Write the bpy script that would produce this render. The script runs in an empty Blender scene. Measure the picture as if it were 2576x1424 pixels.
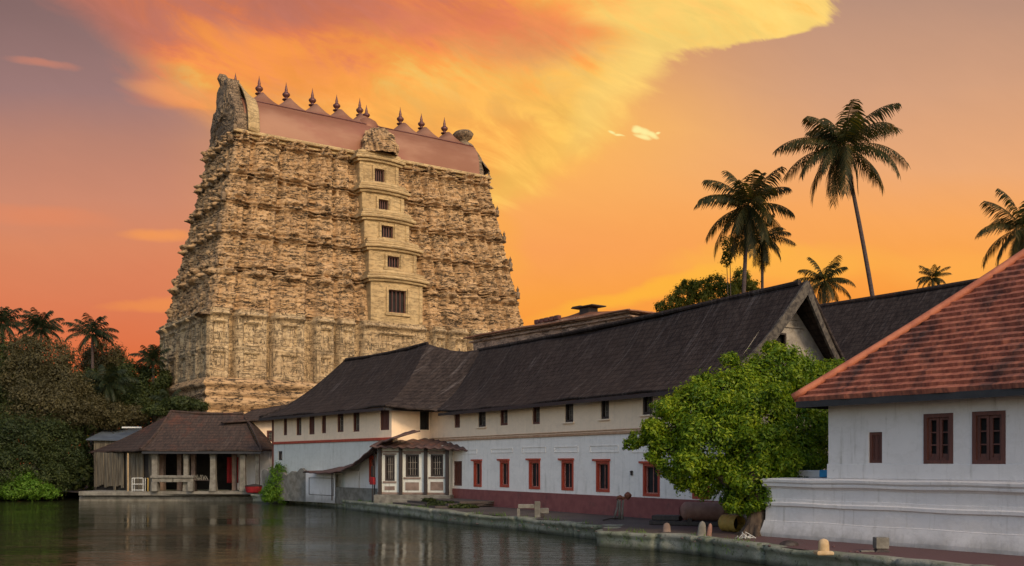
import bpy, math, random
import numpy as np
from mathutils import Vector, Matrix
sc = bpy.context.scene
R = math.radians
# ------------------------------------------------------------------ camera
F, CX, HY, H = 2500.0, 1288.0, 1165.0, 3.3      # focal length, centre and horizon in units of a 2576 wide picture; eye height
cd = bpy.data.cameras.new('camera'); cam = bpy.data.objects.new('camera', cd)
sc.collection.objects.link(cam); sc.camera = cam
cam.location = (0, 0, H); cam.rotation_euler = (R(90), 0, 0)
cd.sensor_width = 36; cd.lens = 36*F/2576; cd.shift_y = (HY-712)/2576.0
cd.clip_end = 5000; cd.clip_start = 0.1
# ------------------------------------------------------------------ node helpers
def lin(c):
    return tuple(((v/255)/12.92 if v/255 <= .04045 else ((v/255+.055)/1.055)**2.4) for v in c)
class E:
    def __init__(s, nt, k): s.nt = nt; s.k = k
    def _m(s, op, o, c=None, clamp=False):
        n = s.nt.nodes.new('ShaderNodeMath'); n.operation = op; n.use_clamp = clamp
        for i, v in enumerate((s, o, c)):
            if v is None: continue
            if isinstance(v, E): s.nt.links.new(v.k, n.inputs[i])
            else: n.inputs[i].default_value = v
        return E(s.nt, n.outputs[0])
    def __add__(s, o): return s._m('ADD', o)
    def __sub__(s, o): return s._m('SUBTRACT', o)
    def __mul__(s, o): return s._m('MULTIPLY', o)
    def __truediv__(s, o): return s._m('DIVIDE', o)
    def mx(s, o): return s._m('MAXIMUM', o)
    def mn(s, o): return s._m('MINIMUM', o)
    def pw(s, o): return s._m('POWER', o)
    def neg(s): return s._m('MULTIPLY', -1.0)
    def inv(s): return (s*-1.0)+1.0
    def ss(s, a, b, lo=0.0, hi=1.0):
        n = s.nt.nodes.new('ShaderNodeMapRange'); n.interpolation_type = 'SMOOTHSTEP'
        s.nt.links.new(s.k, n.inputs[0])
        flip = not isinstance(a, E) and not isinstance(b, E) and a > b
        if flip: a, b, lo, hi = b, a, hi, lo
        for i, v in ((1, a), (2, b), (3, lo), (4, hi)):
            if isinstance(v, E): s.nt.links.new(v.k, n.inputs[i])
            else: n.inputs[i].default_value = v
        return E(s.nt, n.outputs[0])
    def curve(s, pts):
        n = s.nt.nodes.new('ShaderNodeFloatCurve'); cu = n.mapping.curves[0]
        n.mapping.use_clip = False; n.mapping.extend = 'HORIZONTAL'
        while len(cu.points) < len(pts): cu.points.new(.5, .5)
        for p, (x, y) in zip(cu.points, pts): p.location = (x, y)
        n.mapping.update(); s.nt.links.new(s.k, n.inputs['Value'])
        return E(s.nt, n.outputs[0])
    def ramp(s, stops, srgb=True):
        n = s.nt.nodes.new('ShaderNodeValToRGB'); cr = n.color_ramp
        while len(cr.elements) < len(stops): cr.elements.new(.5)
        for e, (p, c) in zip(cr.elements, stops):
            e.position = p; e.color = (*(lin(c) if srgb else c), 1)
        s.nt.links.new(s.k, n.inputs[0]); return E(s.nt, n.outputs[0])
def mixc(nt, f, a, b, mode='MIX'):
    n = nt.nodes.new('ShaderNodeMix'); n.data_type = 'RGBA'; n.blend_type = mode
    for i, v in ((0, f), (6, a), (7, b)):
        if isinstance(v, E): nt.links.new(v.k, n.inputs[i])
        elif i == 0: n.inputs[0].default_value = v
        else: n.inputs[i].default_value = (*v, 1) if len(v) == 3 else v
    return E(nt, n.outputs[2])
def comb(nt, x, y, z):
    n = nt.nodes.new('ShaderNodeCombineXYZ')
    for i, v in enumerate((x, y, z)):
        if isinstance(v, E): nt.links.new(v.k, n.inputs[i])
        else: n.inputs[i].default_value = v
    return E(nt, n.outputs[0])
def sep(nt, v):
    n = nt.nodes.new('ShaderNodeSeparateXYZ'); nt.links.new(v.k, n.inputs[0])
    return [E(nt, o) for o in n.outputs]
def noise(nt, vec, scale, detail=4, rough=.55, dist=0):
    n = nt.nodes.new('ShaderNodeTexNoise'); nt.links.new(vec.k, n.inputs['Vector'])
    n.inputs['Scale'].default_value = scale; n.inputs['Detail'].default_value = detail
    n.inputs['Roughness'].default_value = rough; n.inputs['Distortion'].default_value = dist
    return E(nt, n.outputs[0])
def vscale(nt, v, s):
    n = nt.nodes.new('ShaderNodeMapping'); nt.links.new(v.k, n.inputs[0]); n.inputs['Scale'].default_value = s
    return E(nt, n.outputs[0])
# ------------------------------------------------------------------ world
SUN_AZ, SUN_EL = math.atan2(-.866, .50), R(31)          # direction towards the low light, x right, y away
sun_dir = Vector((math.cos(SUN_AZ)*math.cos(SUN_EL), math.sin(SUN_AZ)*math.cos(SUN_EL), math.sin(SUN_EL)))
w = bpy.data.worlds.new('World'); sc.world = w; w.use_nodes = True
nt = w.node_tree; nt.nodes.clear()
tc = nt.nodes.new('ShaderNodeTexCoord'); gx, gy, gz = sep(nt, E(nt, tc.outputs['Generated']))
yy = gy.mx(.12)
a0 = (gx/yy)*2.5+1.288; b0 = ((gz/yy)*-2.5)+1.165      # thousands of picture units, a flat far cloud deck
dv = comb(nt, a0*.45+b0*.30, b0*1.25-a0*.32, 0.0)
n1 = noise(nt, dv, 1.7, 6, .58); n2 = noise(nt, comb(nt, a0*.8, b0*1.6, 4.2), 2.6, 5, .55)
n3 = noise(nt, comb(nt, a0+b0*.8, b0*2.6-a0*1.3, 9.1), 2.2, 6, .6, .6)
a = a0+(n1-.5)*.22+(n2-.5)*.08; b = b0+(n1-.5)*.14+(n2-.5)*.06
L_ = b.ramp([(0, (134,106,104)), (.22, (158,122,118)), (.36, (188,132,112)), (.50, (206,138,110)), (.62, (218,136,98)), (.78, (221,124,84)), (.95, (224,108,60))])
M_ = b.ramp([(0, (205,138,104)), (.35, (253,185,95)), (.50, (251,174,94)), (.62, (249,162,88)), (.74, (251,162,70)), (.9, (250,150,55))])
R_ = b.ramp([(0, (186,145,124)), (.22, (212,160,126)), (.42, (236,170,118)), (.56, (249,168,92)), (.68, (252,164,72)), (.8, (249,148,55))])
base = mixc(nt, a0.ss(.35, 1.25), L_, M_); base = mixc(nt, a0.ss(1.35, 2.15), base, R_)
uL = b.curve([(0,.13),(.08,.24),(.16,.31),(.235,.33),(.27,.44),(.31,.52),(.36,.62),(.5,.9),(1,.9)])
uR = b.curve([(0,.71),(.07,.70),(.115,.635),(.15,.59),(.2,.572),(.27,.56),(.33,.545),(.40,.515),(.47,.475),(.52,.445),(.56,.40),(.60,.36),(1,.3)])*3.0
eL = (a-uL); eR = (uR-a)
n5 = noise(nt, comb(nt, a0*1.3+b0*1.4, b0*4.2-a0*2.6, 2.2), 2.3, 9, .64, .9)
mask = (eL+(n3-.5)*.16+(n5-.5)*.16).ss(-.05, .16)*(eR+(n3-.5)*.12+(n5-.5)*.20).ss(b.ss(.12, .3, -.015, -.05), b.ss(.12, .3, .05, .17))*b.ss(.64, .46)
heat = (eR*.72+(n3-.5)*1.2+(n1-.5)*.8+(n5-.5)*1.1+b.ss(.14, -.02)*a.ss(1.35, .75)*a.ss(.45, .7)*.30-a.ss(.75,.35)*.25).ss(.0, 1.25)
cl = heat.ramp([(0, (255,214,118)), (.16, (255,196,98)), (.36, (254,168,80)), (.58, (250,150,78)), (.8, (226,128,86)), (1, (192,116,96))])
cl = mixc(nt, b.ss(.14, .36)*a.ss(.3, .75)*.85, cl, mixc(nt, (n3*.5+n5*.5).ss(.42, .6), lin((252,166,76)), lin((255,204,98))))
sky = mixc(nt, mask*.96, base, cl)
def blob(pu, pv, ru, rv, ang, col, amt, wob=.5, m=False):
    global sky
    c, s_ = math.cos(ang), math.sin(ang)
    dx = a+(-pu); dy = b+(-pv)
    p = (dx*c+dy*s_)*(1/ru); q = (dy*c-dx*s_)*(1/rv)
    r = (p*p+q*q)+((n3-.5)*1.6+(n5-.5)*2.4)*wob
    k_ = r.ss(1.4, -.1)*amt
    if m: k_ = k_*mask
    sky = mixc(nt, k_, sky, lin(col))
blob(1.40, .43, .30, .13, -.7, (255,206,100), .6, .5, True)
blob(1.62, .26, .22, .10, -.6, (255,214,120), .75, .5, True)
blob(1.75, .04, .32, .08, .05, (255,220,122), .75, .5, True)
blob(.70, .16, .28, .06, .35, (255,160,74), .6, .5, True)
blob(1.30, .10, .30, .09, .1, (222,124,92), .65)
blob(.95, .05, .22, .05, .15, (205,122,98), .55)
blob(.42, .22, .14, .03, .2, (244,160,100), .7)
blob(.40, .595, .10, .022, .05, (246,156,86), .8)
blob(.10, .545, .22, .03, .08, (226,138,98), .7)
blob(.40, .76, .16, .02, -.05, (244,150,78), .6)
blob(.09, .15, .10, .012, .12, (206,132,108), .7)
blob(1.66, .715, .34, .028, -.25, (255,184,62), .8, .3)
blob(1.18, .62, .14, .12, 0, (254,176,70), .55)
blob(1.95, .66, .3, .05, 0, (255,186,74), .6)
blob(2.42, .68, .22, .05, 0, (255,178,80), .5)
for q_ in ((1.640,.350,.017,.009,.1),(1.662,.358,.022,.010,.35),(1.684,.366,.014,.008,.5),(1.655,.368,.026,.005,.25),(1.698,.362,.008,.004,0),(1.572,.354,.012,.004,.4),(1.590,.361,.014,.003,.1)): blob(*q_, (255,240,160), .95, .9)
sky = mixc(nt, mask*.9+.1, sky, mixc(nt, 1.0, sky, (n5.ss(.25, .75, .86, 1.08)), 'MULTIPLY'))
up = lin((128,116,124))
sky = mixc(nt, b0.ss(-.05, -2.2), sky, up)
sk = nt.nodes.new('ShaderNodeTexSky'); sk.sky_type = 'NISHITA'; sk.sun_disc = False
sk.sun_elevation = SUN_EL; sk.sun_rotation = math.pi/2-SUN_AZ
sk.air_density = 1.2; sk.dust_density = 2.0
bgs = nt.nodes.new('ShaderNodeBackground'); nt.links.new(sk.outputs[0], bgs.inputs[0]); bgs.inputs[1].default_value = .15
bgc = nt.nodes.new('ShaderNodeBackground'); nt.links.new(sky.k, bgc.inputs[0]); bgc.inputs[1].default_value = .785
mxs = nt.nodes.new('ShaderNodeMixShader'); fr = gy.ss(.02, .42)
nt.links.new(fr.k, mxs.inputs[0]); nt.links.new(bgs.outputs[0], mxs.inputs[1]); nt.links.new(bgc.outputs[0], mxs.inputs[2])
wo = nt.nodes.new('ShaderNodeOutputWorld'); nt.links.new(mxs.outputs[0], wo.inputs[0])
sl = bpy.data.lights.new('sun', 'SUN'); sl.energy = 1.3; sl.angle = R(12); sl.color = (1.0, .74, .42)
so = bpy.data.objects.new('sun', sl); sc.collection.objects.link(so)
so.rotation_euler = sun_dir.to_track_quat('Z', 'Y').to_euler()
sc.view_settings.view_transform = 'Standard'; sc.view_settings.look = 'None'; sc.view_settings.exposure = .35; sc.view_settings.gamma = 1
# ------------------------------------------------------------------ materials
def newmat(name):
    m = bpy.data.materials.new(name); m.use_nodes = True; nt = m.node_tree
    bs = nt.nodes['Principled BSDF']; t = nt.nodes.new('ShaderNodeTexCoord')
    return m, nt, bs, E(nt, t.outputs['Object'])
def setc(nt, bs, c): nt.links.new(c.k, bs.inputs['Base Color'])
def bump(nt, bs, h, strength=.4, dist=.05):
    n = nt.nodes.new('ShaderNodeBump'); n.inputs['Strength'].default_value = strength; n.inputs['Distance'].default_value = dist
    nt.links.new(h.k, n.inputs['Height']); nt.links.new(n.outputs[0], bs.inputs['Normal'])
def gen(name, c1, c2, scale=2, rough=.8, bs_=.3, bsc=12, stretch=(1,1,1), metal=0, c3=None):
    m, nt, bs, co = newmat(name); v = vscale(nt, co, stretch)
    n = noise(nt, v, scale, 5, .6); col = mixc(nt, n.ss(.35, .65), c1, c2)
    if c3: col = mixc(nt, noise(nt, v, scale*.37, 5, .7).ss(.55, .7), col, c3)
    setc(nt, bs, col); bs.inputs['Roughness'].default_value = rough; bs.inputs['Metallic'].default_value = metal
    bump(nt, bs, noise(nt, v, bsc, 4, .6), bs_, .03)
    return m
def plaster(name, c, dirt, amt=.6):
    m, nt, bs, co = newmat(name); x, y, z = sep(nt, co)
    n = noise(nt, co, .6, 6, .65); st = noise(nt, vscale(nt, co, (2.5, 2.5, .22)), 1.6, 6, .7)
    col = mixc(nt, n.ss(.35, .75)*.35, c, tuple(k*.8 for k in c))
    col = mixc(nt, st.ss(.52, .78)*amt, col, dirt)
    col = mixc(nt, noise(nt, co, 5, 4, .7).ss(.62, .8)*.4, col, dirt)
    col = mixc(nt, (z+noise(nt, co, 1.1, 5, .7)*1.1).ss(1.75, 1.0)*.6, col, tuple(k*.45 for k in dirt))
    ring = (noise(nt, vscale(nt, co, (.5,.5,.8)), .8, 6, .7)-.52)._m('ABSOLUTE', None).ss(.05, .0)
    col = mixc(nt, ring*.09, col, dirt)
    setc(nt, bs, col); bs.inputs['Roughness'].default_value = .85
    bump(nt, bs, noise(nt, co, 7, 5, .6), .3, .04); return m
def stone(name, c1, c2, dark, sx=1.0, sz=1.7, sc_=1.5, crack=.05, vert=0.0, amt=.95, lines=1.0, pits=1.0, vgate=.5, vl=0):
    m, nt, bs, co = newmat(name)
    wn = nt.nodes.new('ShaderNodeTexNoise'); nt.links.new(co.k, wn.inputs[0]); wn.inputs['Scale'].default_value = 1.3; wn.inputs['Detail'].default_value = 5
    ad = nt.nodes.new('ShaderNodeVectorMath'); ad.operation = 'MULTIPLY_ADD'
    nt.links.new(wn.outputs[1], ad.inputs[0]); ad.inputs[1].default_value = (.8,.8,.35); nt.links.new(co.k, ad.inputs[2])
    v = vscale(nt, E(nt, ad.outputs[0]), (sx, sx, sz))
    vo = nt.nodes.new('ShaderNodeTexVoronoi'); vo.feature = 'DISTANCE_TO_EDGE'; nt.links.new(v.k, vo.inputs[0]); vo.inputs['Scale'].default_value = sc_
    gate = noise(nt, vscale(nt, co, (1,1,1.6)), .9, 5, .7).ss(vgate, vgate+.10)
    ck = E(nt, vo.outputs['Distance']).ss(crack, crack*.2)*gate
    def contour(scv, sc2, wd, g0, gs):
        q = (noise(nt, vscale(nt, co, scv), sc2, 5, .58)-.5)._m('ABSOLUTE', None)
        return q.ss(wd, wd*.3)*noise(nt, vscale(nt, co, (1,1,2)), gs, 4, .6).ss(g0, g0+.08)
    lA = contour((.30,.30,2.3), .9, .028, .42, .6); lB = contour((.8,.8,4.2), 1.0, .038, .48, 1.1); lC = contour((1.6,1.6,3.0), 1.7, .03, .54, 1.6)
    spots = noise(nt, vscale(nt, co, (1.5,1.5,2.8)), 2.2, 5, .75).ss(.62, .67)*pits
    lV = contour((2.2,2.2,.28), 1.0, .035, .48, 1.0)*vl if vl else lA*0.0
    tot = lV.mx(ck).mx(lA*lines).mx(lB*lines).mx(lC*lines*.8).mx(spots*.9).mn(1.0)
    vs = noise(nt, vscale(nt, co, (3.2,3.2,.12)), 1.3, 3, .6).ss(.58, .68)*vert
    n = noise(nt, co, .3, 6, .7); n4 = noise(nt, co, 3.5, 5, .7)
    col = mixc(nt, n.ss(.35, .65), c1, c2); col = mixc(nt, n4.ss(.4, .75)*.5, col, tuple(k*.5 for k in c1))
    col = mixc(nt, noise(nt, vscale(nt, co, (1,1,1.5)), .7, 6, .75).ss(.56, .74)*.32, col, tuple(k*.42 for k in c1))
    col = mixc(nt, tot.mx(vs)*amt, col, dark); setc(nt, bs, col)
    bs.inputs['Roughness'].default_value = .92
    bump(nt, bs, (n4*.6-tot*1.0)+noise(nt, vscale(nt, co, (1,1,2)), 6, 4, .7)*.5, .7, .09); return m
def leafmat(name, stops, trans=.35, rough=.55, csc=.35):
    m, nt, bs, co = newmat(name)
    g = nt.nodes.new('ShaderNodeNewGeometry'); r = E(nt, g.outputs['Random Per Island'])
    v = (r*.55+noise(nt, co, csc, 3, .6)*.9-.18)
    col = v.ramp(stops, False); setc(nt, bs, col); bs.inputs['Roughness'].default_value = rough
    bs.inputs['Specular IOR Level'].default_value = .25
    tr = nt.nodes.new('ShaderNodeBsdfTranslucent'); nt.links.new(mixc(nt, 1.0, col, (1.5,1.45,.5), 'MULTIPLY').k, tr.inputs[0])
    ms = nt.nodes.new('ShaderNodeMixShader'); ms.inputs[0].default_value = trans
    out = nt.nodes['Material Output']; nt.links.new(bs.outputs[0], ms.inputs[1]); nt.links.new(tr.outputs[0], ms.inputs[2]); nt.links.new(ms.outputs[0], out.inputs[0])
    return m
def darkroof(name, c1, c2, streak, lichen=(.12,.06,.035), sa=.5):
    m, nt, bs, co = newmat(name)
    n = noise(nt, vscale(nt, co, (1,1,1)), .5, 6, .7); f = noise(nt, vscale(nt, co, (3.5,1.2,1.2)), 1.6, 6, .75)
    s2 = noise(nt, vscale(nt, co, (1.5,.10,.10)), 2.0, 5, .7, .4)
    x, y, z = sep(nt, co)
    tl = ((z*4.0)+noise(nt, vscale(nt, co, (.6,.2,.2)), 1, 3)*.5)._m('FRACT', None)
    tx = (x*4.5+noise(nt, co, 2, 2)*.6)._m('FRACT', None)
    col = mixc(nt, f.ss(.35, .68), c1, c2); col = mixc(nt, n.ss(.52, .72)*.6, col, lichen)
    col = mixc(nt, s2.ss(.54, .72)*sa, col, streak)
    col = mixc(nt, noise(nt, vscale(nt, co, (6,1,1)), 3.2, 5, .8).ss(.66, .74)*.6, col, tuple(k*1.5 for k in streak))
    setc(nt, bs, mixc(nt, tl.ss(.25, 0)*.65, col, (.008,.007,.007)))
    bs.inputs['Roughness'].default_value = .85; bs.inputs['Specular IOR Level'].default_value = .12
    bump(nt, bs, tl*.6+tx.ss(.0,.3)*.4+f*.8, .7, .05); return m
M = {}
M['carved'] = stone('carved_granite', (.43,.262,.130), (.54,.345,.178), (.018,.011,.006))
M['carved2'] = stone('carved_base_granite', (.46,.315,.17), (.58,.42,.24), (.04,.026,.015), 1.6, 1.3, 1.8, .045, .8, .9, .8, 1.0, .47, 1.0)
M['bay'] = stone('bay_plaster_stone', (.46,.31,.15), (.54,.38,.19), (.07,.045,.02), .5, 1.4, .6, .015, .25, .55, .6, .15, .6)
M['rubble'] = stone('rubble_stone', (.24,.16,.095), (.31,.215,.13), (.022,.015,.01), 1.6, 1.4, 1.9, .09, 0, .95, .6, 1.0, .42)
M['hallstone'] = stone('pink_rubble_stone', (.36,.23,.16), (.46,.31,.22), (.04,.025,.02), 1.2, 1.6, 1.4, .06, .2, .9, .8, .8, .48)
M['copper'] = gen('copper_sheet', (.23,.092,.048), (.31,.150,.088), .35, .55, .12, 5, (.35,1,1), .25, (.26,.10,.06))
M['finial'] = gen('finial_copper', (.09,.032,.030), (.15,.06,.05), 3, .45, .2, 9, metal=.3)
M['roofdark'] = darkroof('dark_clay_tiles', (.022,.016,.015), (.062,.046,.040), (.12,.10,.095), (.040,.028,.024), .75)
M['roofbrown'] = darkroof('brown_clay_tiles', (.038,.029,.026), (.080,.052,.042), (.12,.095,.08), (.13,.048,.030), .5)
M['white'] = plaster('whitewash', (.65,.61,.59), (.27,.24,.19), .6)
M['white2'] = plaster('warm_whitewash', (.88,.80,.72), (.30,.26,.2), .6)
M['whiteold'] = plaster('old_whitewash', (.60,.60,.56), (.20,.18,.12), .8)
M['cream'] = plaster('eave_glow_limewash', (.92,.70,.50), (.42,.30,.20), .4)  # cream paint that also carries the warm glow under the eaves in its colour
M['band'] = gen('oxblood_paint', (.20,.055,.050), (.25,.075,.065), 2, .7, .3, 8, c3=(.12,.045,.04))
M['redwood'] = gen('red_painted_wood', (.36,.045,.022), (.44,.065,.03), 3, .5, .3, 14, (1,1,.2))
M['brownwood'] = gen('dark_brown_wood', (.085,.026,.017), (.12,.038,.025), 3, .6, .4, 14, (3,3,.3))
M['blackwood'] = gen('black_brown_wood', (.022,.014,.012), (.04,.025,.02), 3, .6, .4, 14, (3,3,.3))
M['pinkframe'] = gen('faded_pink_frame', (.34,.11,.08), (.46,.2,.15), 6, .6)
M['trim'] = gen('ochre_trim', (.40,.22,.12), (.5,.3,.18), 3, .8)
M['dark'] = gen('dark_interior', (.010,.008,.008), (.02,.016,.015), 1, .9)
M['bars'] = gen('grey_window_bars', (.20,.17,.15), (.28,.24,.2), 3, .6)
M['fascia'] = gen('black_gutter', (.012,.011,.014), (.02,.018,.02), 2, .5)
M['trunk'] = gen('palm_trunk', (.045,.030,.030), (.075,.05,.045), 3, .9, .8, 6, (1,1,4))
M['bark'] = gen('bark', (.05,.032,.022), (.11,.075,.05), 2, .95, .9, 9, (2,2,.5))
M['concrete'] = gen('weathered_concrete', (.12,.108,.09), (.20,.185,.16), 2, .9, .5, 10, c3=(.1,.1,.08))
M['rust'] = gen('rusty_iron', (.12,.035,.02), (.2,.07,.035), 6, .8, .5, 20)
M['clay'] = gen('faded_red_tank', (.20,.095,.07), (.27,.14,.105), 2.5, .7, .3, 9, c3=(.14,.10,.07))
M['yellow'] = gen('ochre_drum', (.30,.19,.035), (.4,.26,.06), 4, .6, .3, 9, c3=(.12,.07,.03))
M['blue'] = gen('blue_paint', (.02,.18,.36), (.03,.24,.45), 3, .6)
M['redcloth'] = gen('red_cloth', (.35,.01,.015), (.22,.008,.01), 3, .8)
M['metalwhite'] = gen('white_painted_metal', (.5,.5,.48), (.6,.6,.58), 3, .5)
M['pinkwall'] = gen('dull_pink_plaster', (.16,.11,.09), (.24,.17,.14), 2, .9)
M['gable'] = gen('weathered_gable_plaster', (.24,.21,.18), (.34,.30,.26), 2.2, .9, .5, 8, c3=(.12,.10,.08))
M['verge'] = gen('rough_verge_thatch', (.035,.028,.024), (.11,.09,.07), 5, .95, .9, 10)
M['planks'] = gen('weathered_planks', (.055,.046,.034), (.15,.125,.09), 2.2, .9, .7, 8, (4,4,.25), c3=(.03,.025,.02))
M['awning'] = gen('rusty_sheet', (.055,.032,.028), (.10,.05,.042), 1.5, .7, .5, 8, (1,4,1), c3=(.2,.06,.03))
M['marbleyellow'] = gen('pale_ochre_stone', (.42,.28,.14), (.5,.35,.2), 5, .8)
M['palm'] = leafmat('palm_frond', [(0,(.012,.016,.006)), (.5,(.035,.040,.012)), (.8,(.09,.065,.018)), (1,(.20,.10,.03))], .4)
M['palmleft'] = leafmat('shaded_palm_frond', [(0,(.008,.016,.008)), (.6,(.02,.03,.013)), (1,(.06,.06,.02))], .3)  # darker copy of the palm frond, with shade put into the colour
M['tree'] = leafmat('bright_leaf', [(0,(.012,.032,.004)), (.3,(.050,.105,.006)), (.55,(.135,.215,.010)), (.95,(.34,.39,.022))], .40, .5, .8)
M['backtree'] = leafmat('sunlit_back_tree_leaf', [(0,(.03,.045,.008)), (.5,(.10,.12,.018)), (1,(.26,.22,.04))], .55, .6, .5)  # sunlit yellow-green put into the leaf colour itself
M['hedge'] = leafmat('dark_leaf', [(0,(.010,.017,.007)), (.5,(.030,.044,.013)), (1,(.085,.10,.024))], .3, .6, .25)  # dark green, lifted a little in colour to stand for haze
M['brownleaf'] = leafmat('brownish_leaf', [(0,(.026,.024,.012)), (.5,(.070,.060,.027)), (1,(.14,.115,.048))], .3, .6, .25)  # brown tones raised so the colour stands for haze over the left bank
M['shrub'] = leafmat('fresh_shrub_leaf', [(0,(.03,.07,.008)), (.5,(.08,.17,.014)), (1,(.16,.26,.03))], .35, .6, .5)
# red tiles
m, nt, bs, co = newmat('red_clay_tiles'); M['redtile'] = m
n = noise(nt, co, .45, 6, .7); f = noise(nt, vscale(nt, co, (3,1,1)), 2.2, 5, .7); st = noise(nt, vscale(nt, co, (1.2,.35,.35)), .8, 6, .75)
col = mixc(nt, f.ss(.3, .7), (.20,.052,.032), (.38,.125,.070)); col = mixc(nt, st.ss(.46, .68)*.9, col, (.035,.020,.020))
col = mixc(nt, n.ss(.52, .7)*.3, col, (.16,.05,.035)); setc(nt, bs, col); bs.inputs['Roughness'].default_value = .8
bump(nt, bs, noise(nt, vscale(nt, co, (5,1,1)), 4, 4, .6), .5, .04)
# quay wall
m, nt, bs, co = newmat('mossy_quay_stone'); M['quay'] = m
x, y, z = sep(nt, co); n = noise(nt, co, .9, 6, .7); f = noise(nt, co, 5, 5, .75)
col = mixc(nt, n.ss(.35,.65), (.26,.25,.20), (.17,.18,.12)); col = mixc(nt, noise(nt, co, 1.7, 6, .75).ss(.5,.66)*.8, col, (.055,.075,.022))
col = mixc(nt, f.ss(.56,.66)*.75, col, (.03,.028,.02)); col = mixc(nt, z.ss(.22,.02)*.8, col, (.02,.022,.012))
setc(nt, bs, col); bs.inputs['Roughness'].default_value = .9; bump(nt, bs, f+n, .8, .06)
# pavement / ground
m, nt, bs, co = newmat('worn_quay_pavement'); M['pave'] = m
n = noise(nt, co, .35, 6, .7); f = noise(nt, vscale(nt, co, (1,1.6,1)), 2.5, 6, .75); x, y, z = sep(nt, co)
col = mixc(nt, n.ss(.35,.65), (.050,.040,.036), (.085,.062,.054)); col = mixc(nt, f.ss(.55,.7)*.7, col, (.018,.015,.013))
col = mixc(nt, (x*1.0+n*6).ss(8.5, 13)*.8, col, (.105,.040,.040)); setc(nt, bs, col)
bs.inputs['Roughness'].default_value = .75; bump(nt, bs, f, .6, .05)
M['earth'] = gen('far_earth', (.05,.055,.025), (.09,.075,.045), .3, .95, .5, 3)
# water
m, nt, bs, co = newmat('temple_pond_water'); M['water'] = m
bs.inputs['Base Color'].default_value = (.020,.022,.010,1); bs.inputs['Roughness'].default_value = .035; bs.inputs['IOR'].default_value = 1.27
x, y, z = sep(nt, co)
w1 = noise(nt, vscale(nt, co, (.55,2.2,1)), 1.3, 4, .55, .3); w2 = noise(nt, vscale(nt, co, (.25,.9,1)), .8, 3, .5); w3 = noise(nt, vscale(nt, co, (.05,.08,1)), 1, 3, .5)
hgt = (w1*.9+w2)*w3.ss(.36, .60, .22, 1.0)
bump(nt, bs, hgt, 1.0, .065)
# ------------------------------------------------------------------ mesh helpers
OFF = {}
class MB:
    def __init__(s): s.v = []; s.f = []
    def add(s, vs, fs):
        k = len(s.v); s.v += [tuple(p) for p in vs]; s.f += [tuple(i+k for i in q) for q in fs]; return s
    def box(s, x0, x1, y0, y1, z0, z1):
        return s.add([(x0,y0,z0),(x1,y0,z0),(x1,y1,z0),(x0,y1,z0),(x0,y0,z1),(x1,y0,z1),(x1,y1,z1),(x0,y1,z1)],
                     [(0,3,2,1),(4,5,6,7),(0,1,5,4),(1,2,6,5),(2,3,7,6),(3,0,4,7)])
    def bevbox(s, x0, x1, y0, y1, z0, z1, b=.05):
        vs = []
        for z, i in ((z0,b),(z0+b,0),(z1-b,0),(z1,b)):
            vs += [(x0+i,y0+i,z),(x1-i,y0+i,z),(x1-i,y1-i,z),(x0+i,y1-i,z)]
        fs = [(3,2,1,0),(12,13,14,15)]
        for k in range(3):
            for j in range(4): fs.append((k*4+j, k*4+(j+1)%4, k*4+4+(j+1)%4, k*4+4+j))
        return s.add(vs, fs)
    def tube(s, pts, rad, n=8):
        pts = [Vector(p) for p in pts]; vs = []; fs = []
        if not hasattr(rad, '__len__'): rad = [rad]*len(pts)
        for i, p in enumerate(pts):
            d = (pts[min(i+1, len(pts)-1)]-pts[max(i-1, 0)]).normalized()
            u = d.cross(Vector((0,0,1))) if abs(d.z) < .95 else d.cross(Vector((1,0,0)))
            u.normalize(); q = d.cross(u)
            for k in range(n):
                t = 2*math.pi*k/n; vs.append(p+(u*math.cos(t)+q*math.sin(t))*rad[i])
        for i in range(len(pts)-1):
            for k in range(n): fs.append((i*n+k, i*n+(k+1)%n, (i+1)*n+(k+1)%n, (i+1)*n+k))
        fs.append(tuple(range(n-1, -1, -1))); fs.append(tuple(range((len(pts)-1)*n, len(pts)*n)))
        return s.add(vs, fs)
    def lathe(s, prof, cx=0, cy=0, cz=0, n=14, sx=1, sy=1):
        vs = []; fs = []
        for r, z in prof:
            for k in range(n):
                t = 2*math.pi*k/n; vs.append((cx+r*math.cos(t)*sx, cy+r*math.sin(t)*sy, cz+z))
        for i in range(len(prof)-1):
            for k in range(n): fs.append((i*n+k, i*n+(k+1)%n, (i+1)*n+(k+1)%n, (i+1)*n+k))
        fs.append(tuple(range(n-1, -1, -1))); fs.append(tuple(range((len(prof)-1)*n, len(prof)*n)))
        return s.add(vs, fs)
    def grid(s, fn, nu, nv):
        vs = [fn(i/nu, j/nv) for j in range(nv+1) for i in range(nu+1)]
        return s.add(vs, [(j*(nu+1)+i, j*(nu+1)+i+1, (j+1)*(nu+1)+i+1, (j+1)*(nu+1)+i) for j in range(nv) for i in range(nu)])
    def prism(s, poly, y0, y1):      # polygon in x,z pushed along y
        n = len(poly); vs = [(x,y0,z) for x,z in poly]+[(x,y1,z) for x,z in poly]
        return s.add(vs, [tuple(range(n)), tuple(range(2*n-1, n-1, -1))]+[(i, i+n, (i+1)%n+n, (i+1)%n) for i in range(n)])
    def build(s, name, mat, parent=None, smooth=False, solid=0):
        me = bpy.data.meshes.new(name); me.from_pydata(s.v, [], s.f); me.update()
        return link(name, me, mat, parent, smooth, solid)
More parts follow.
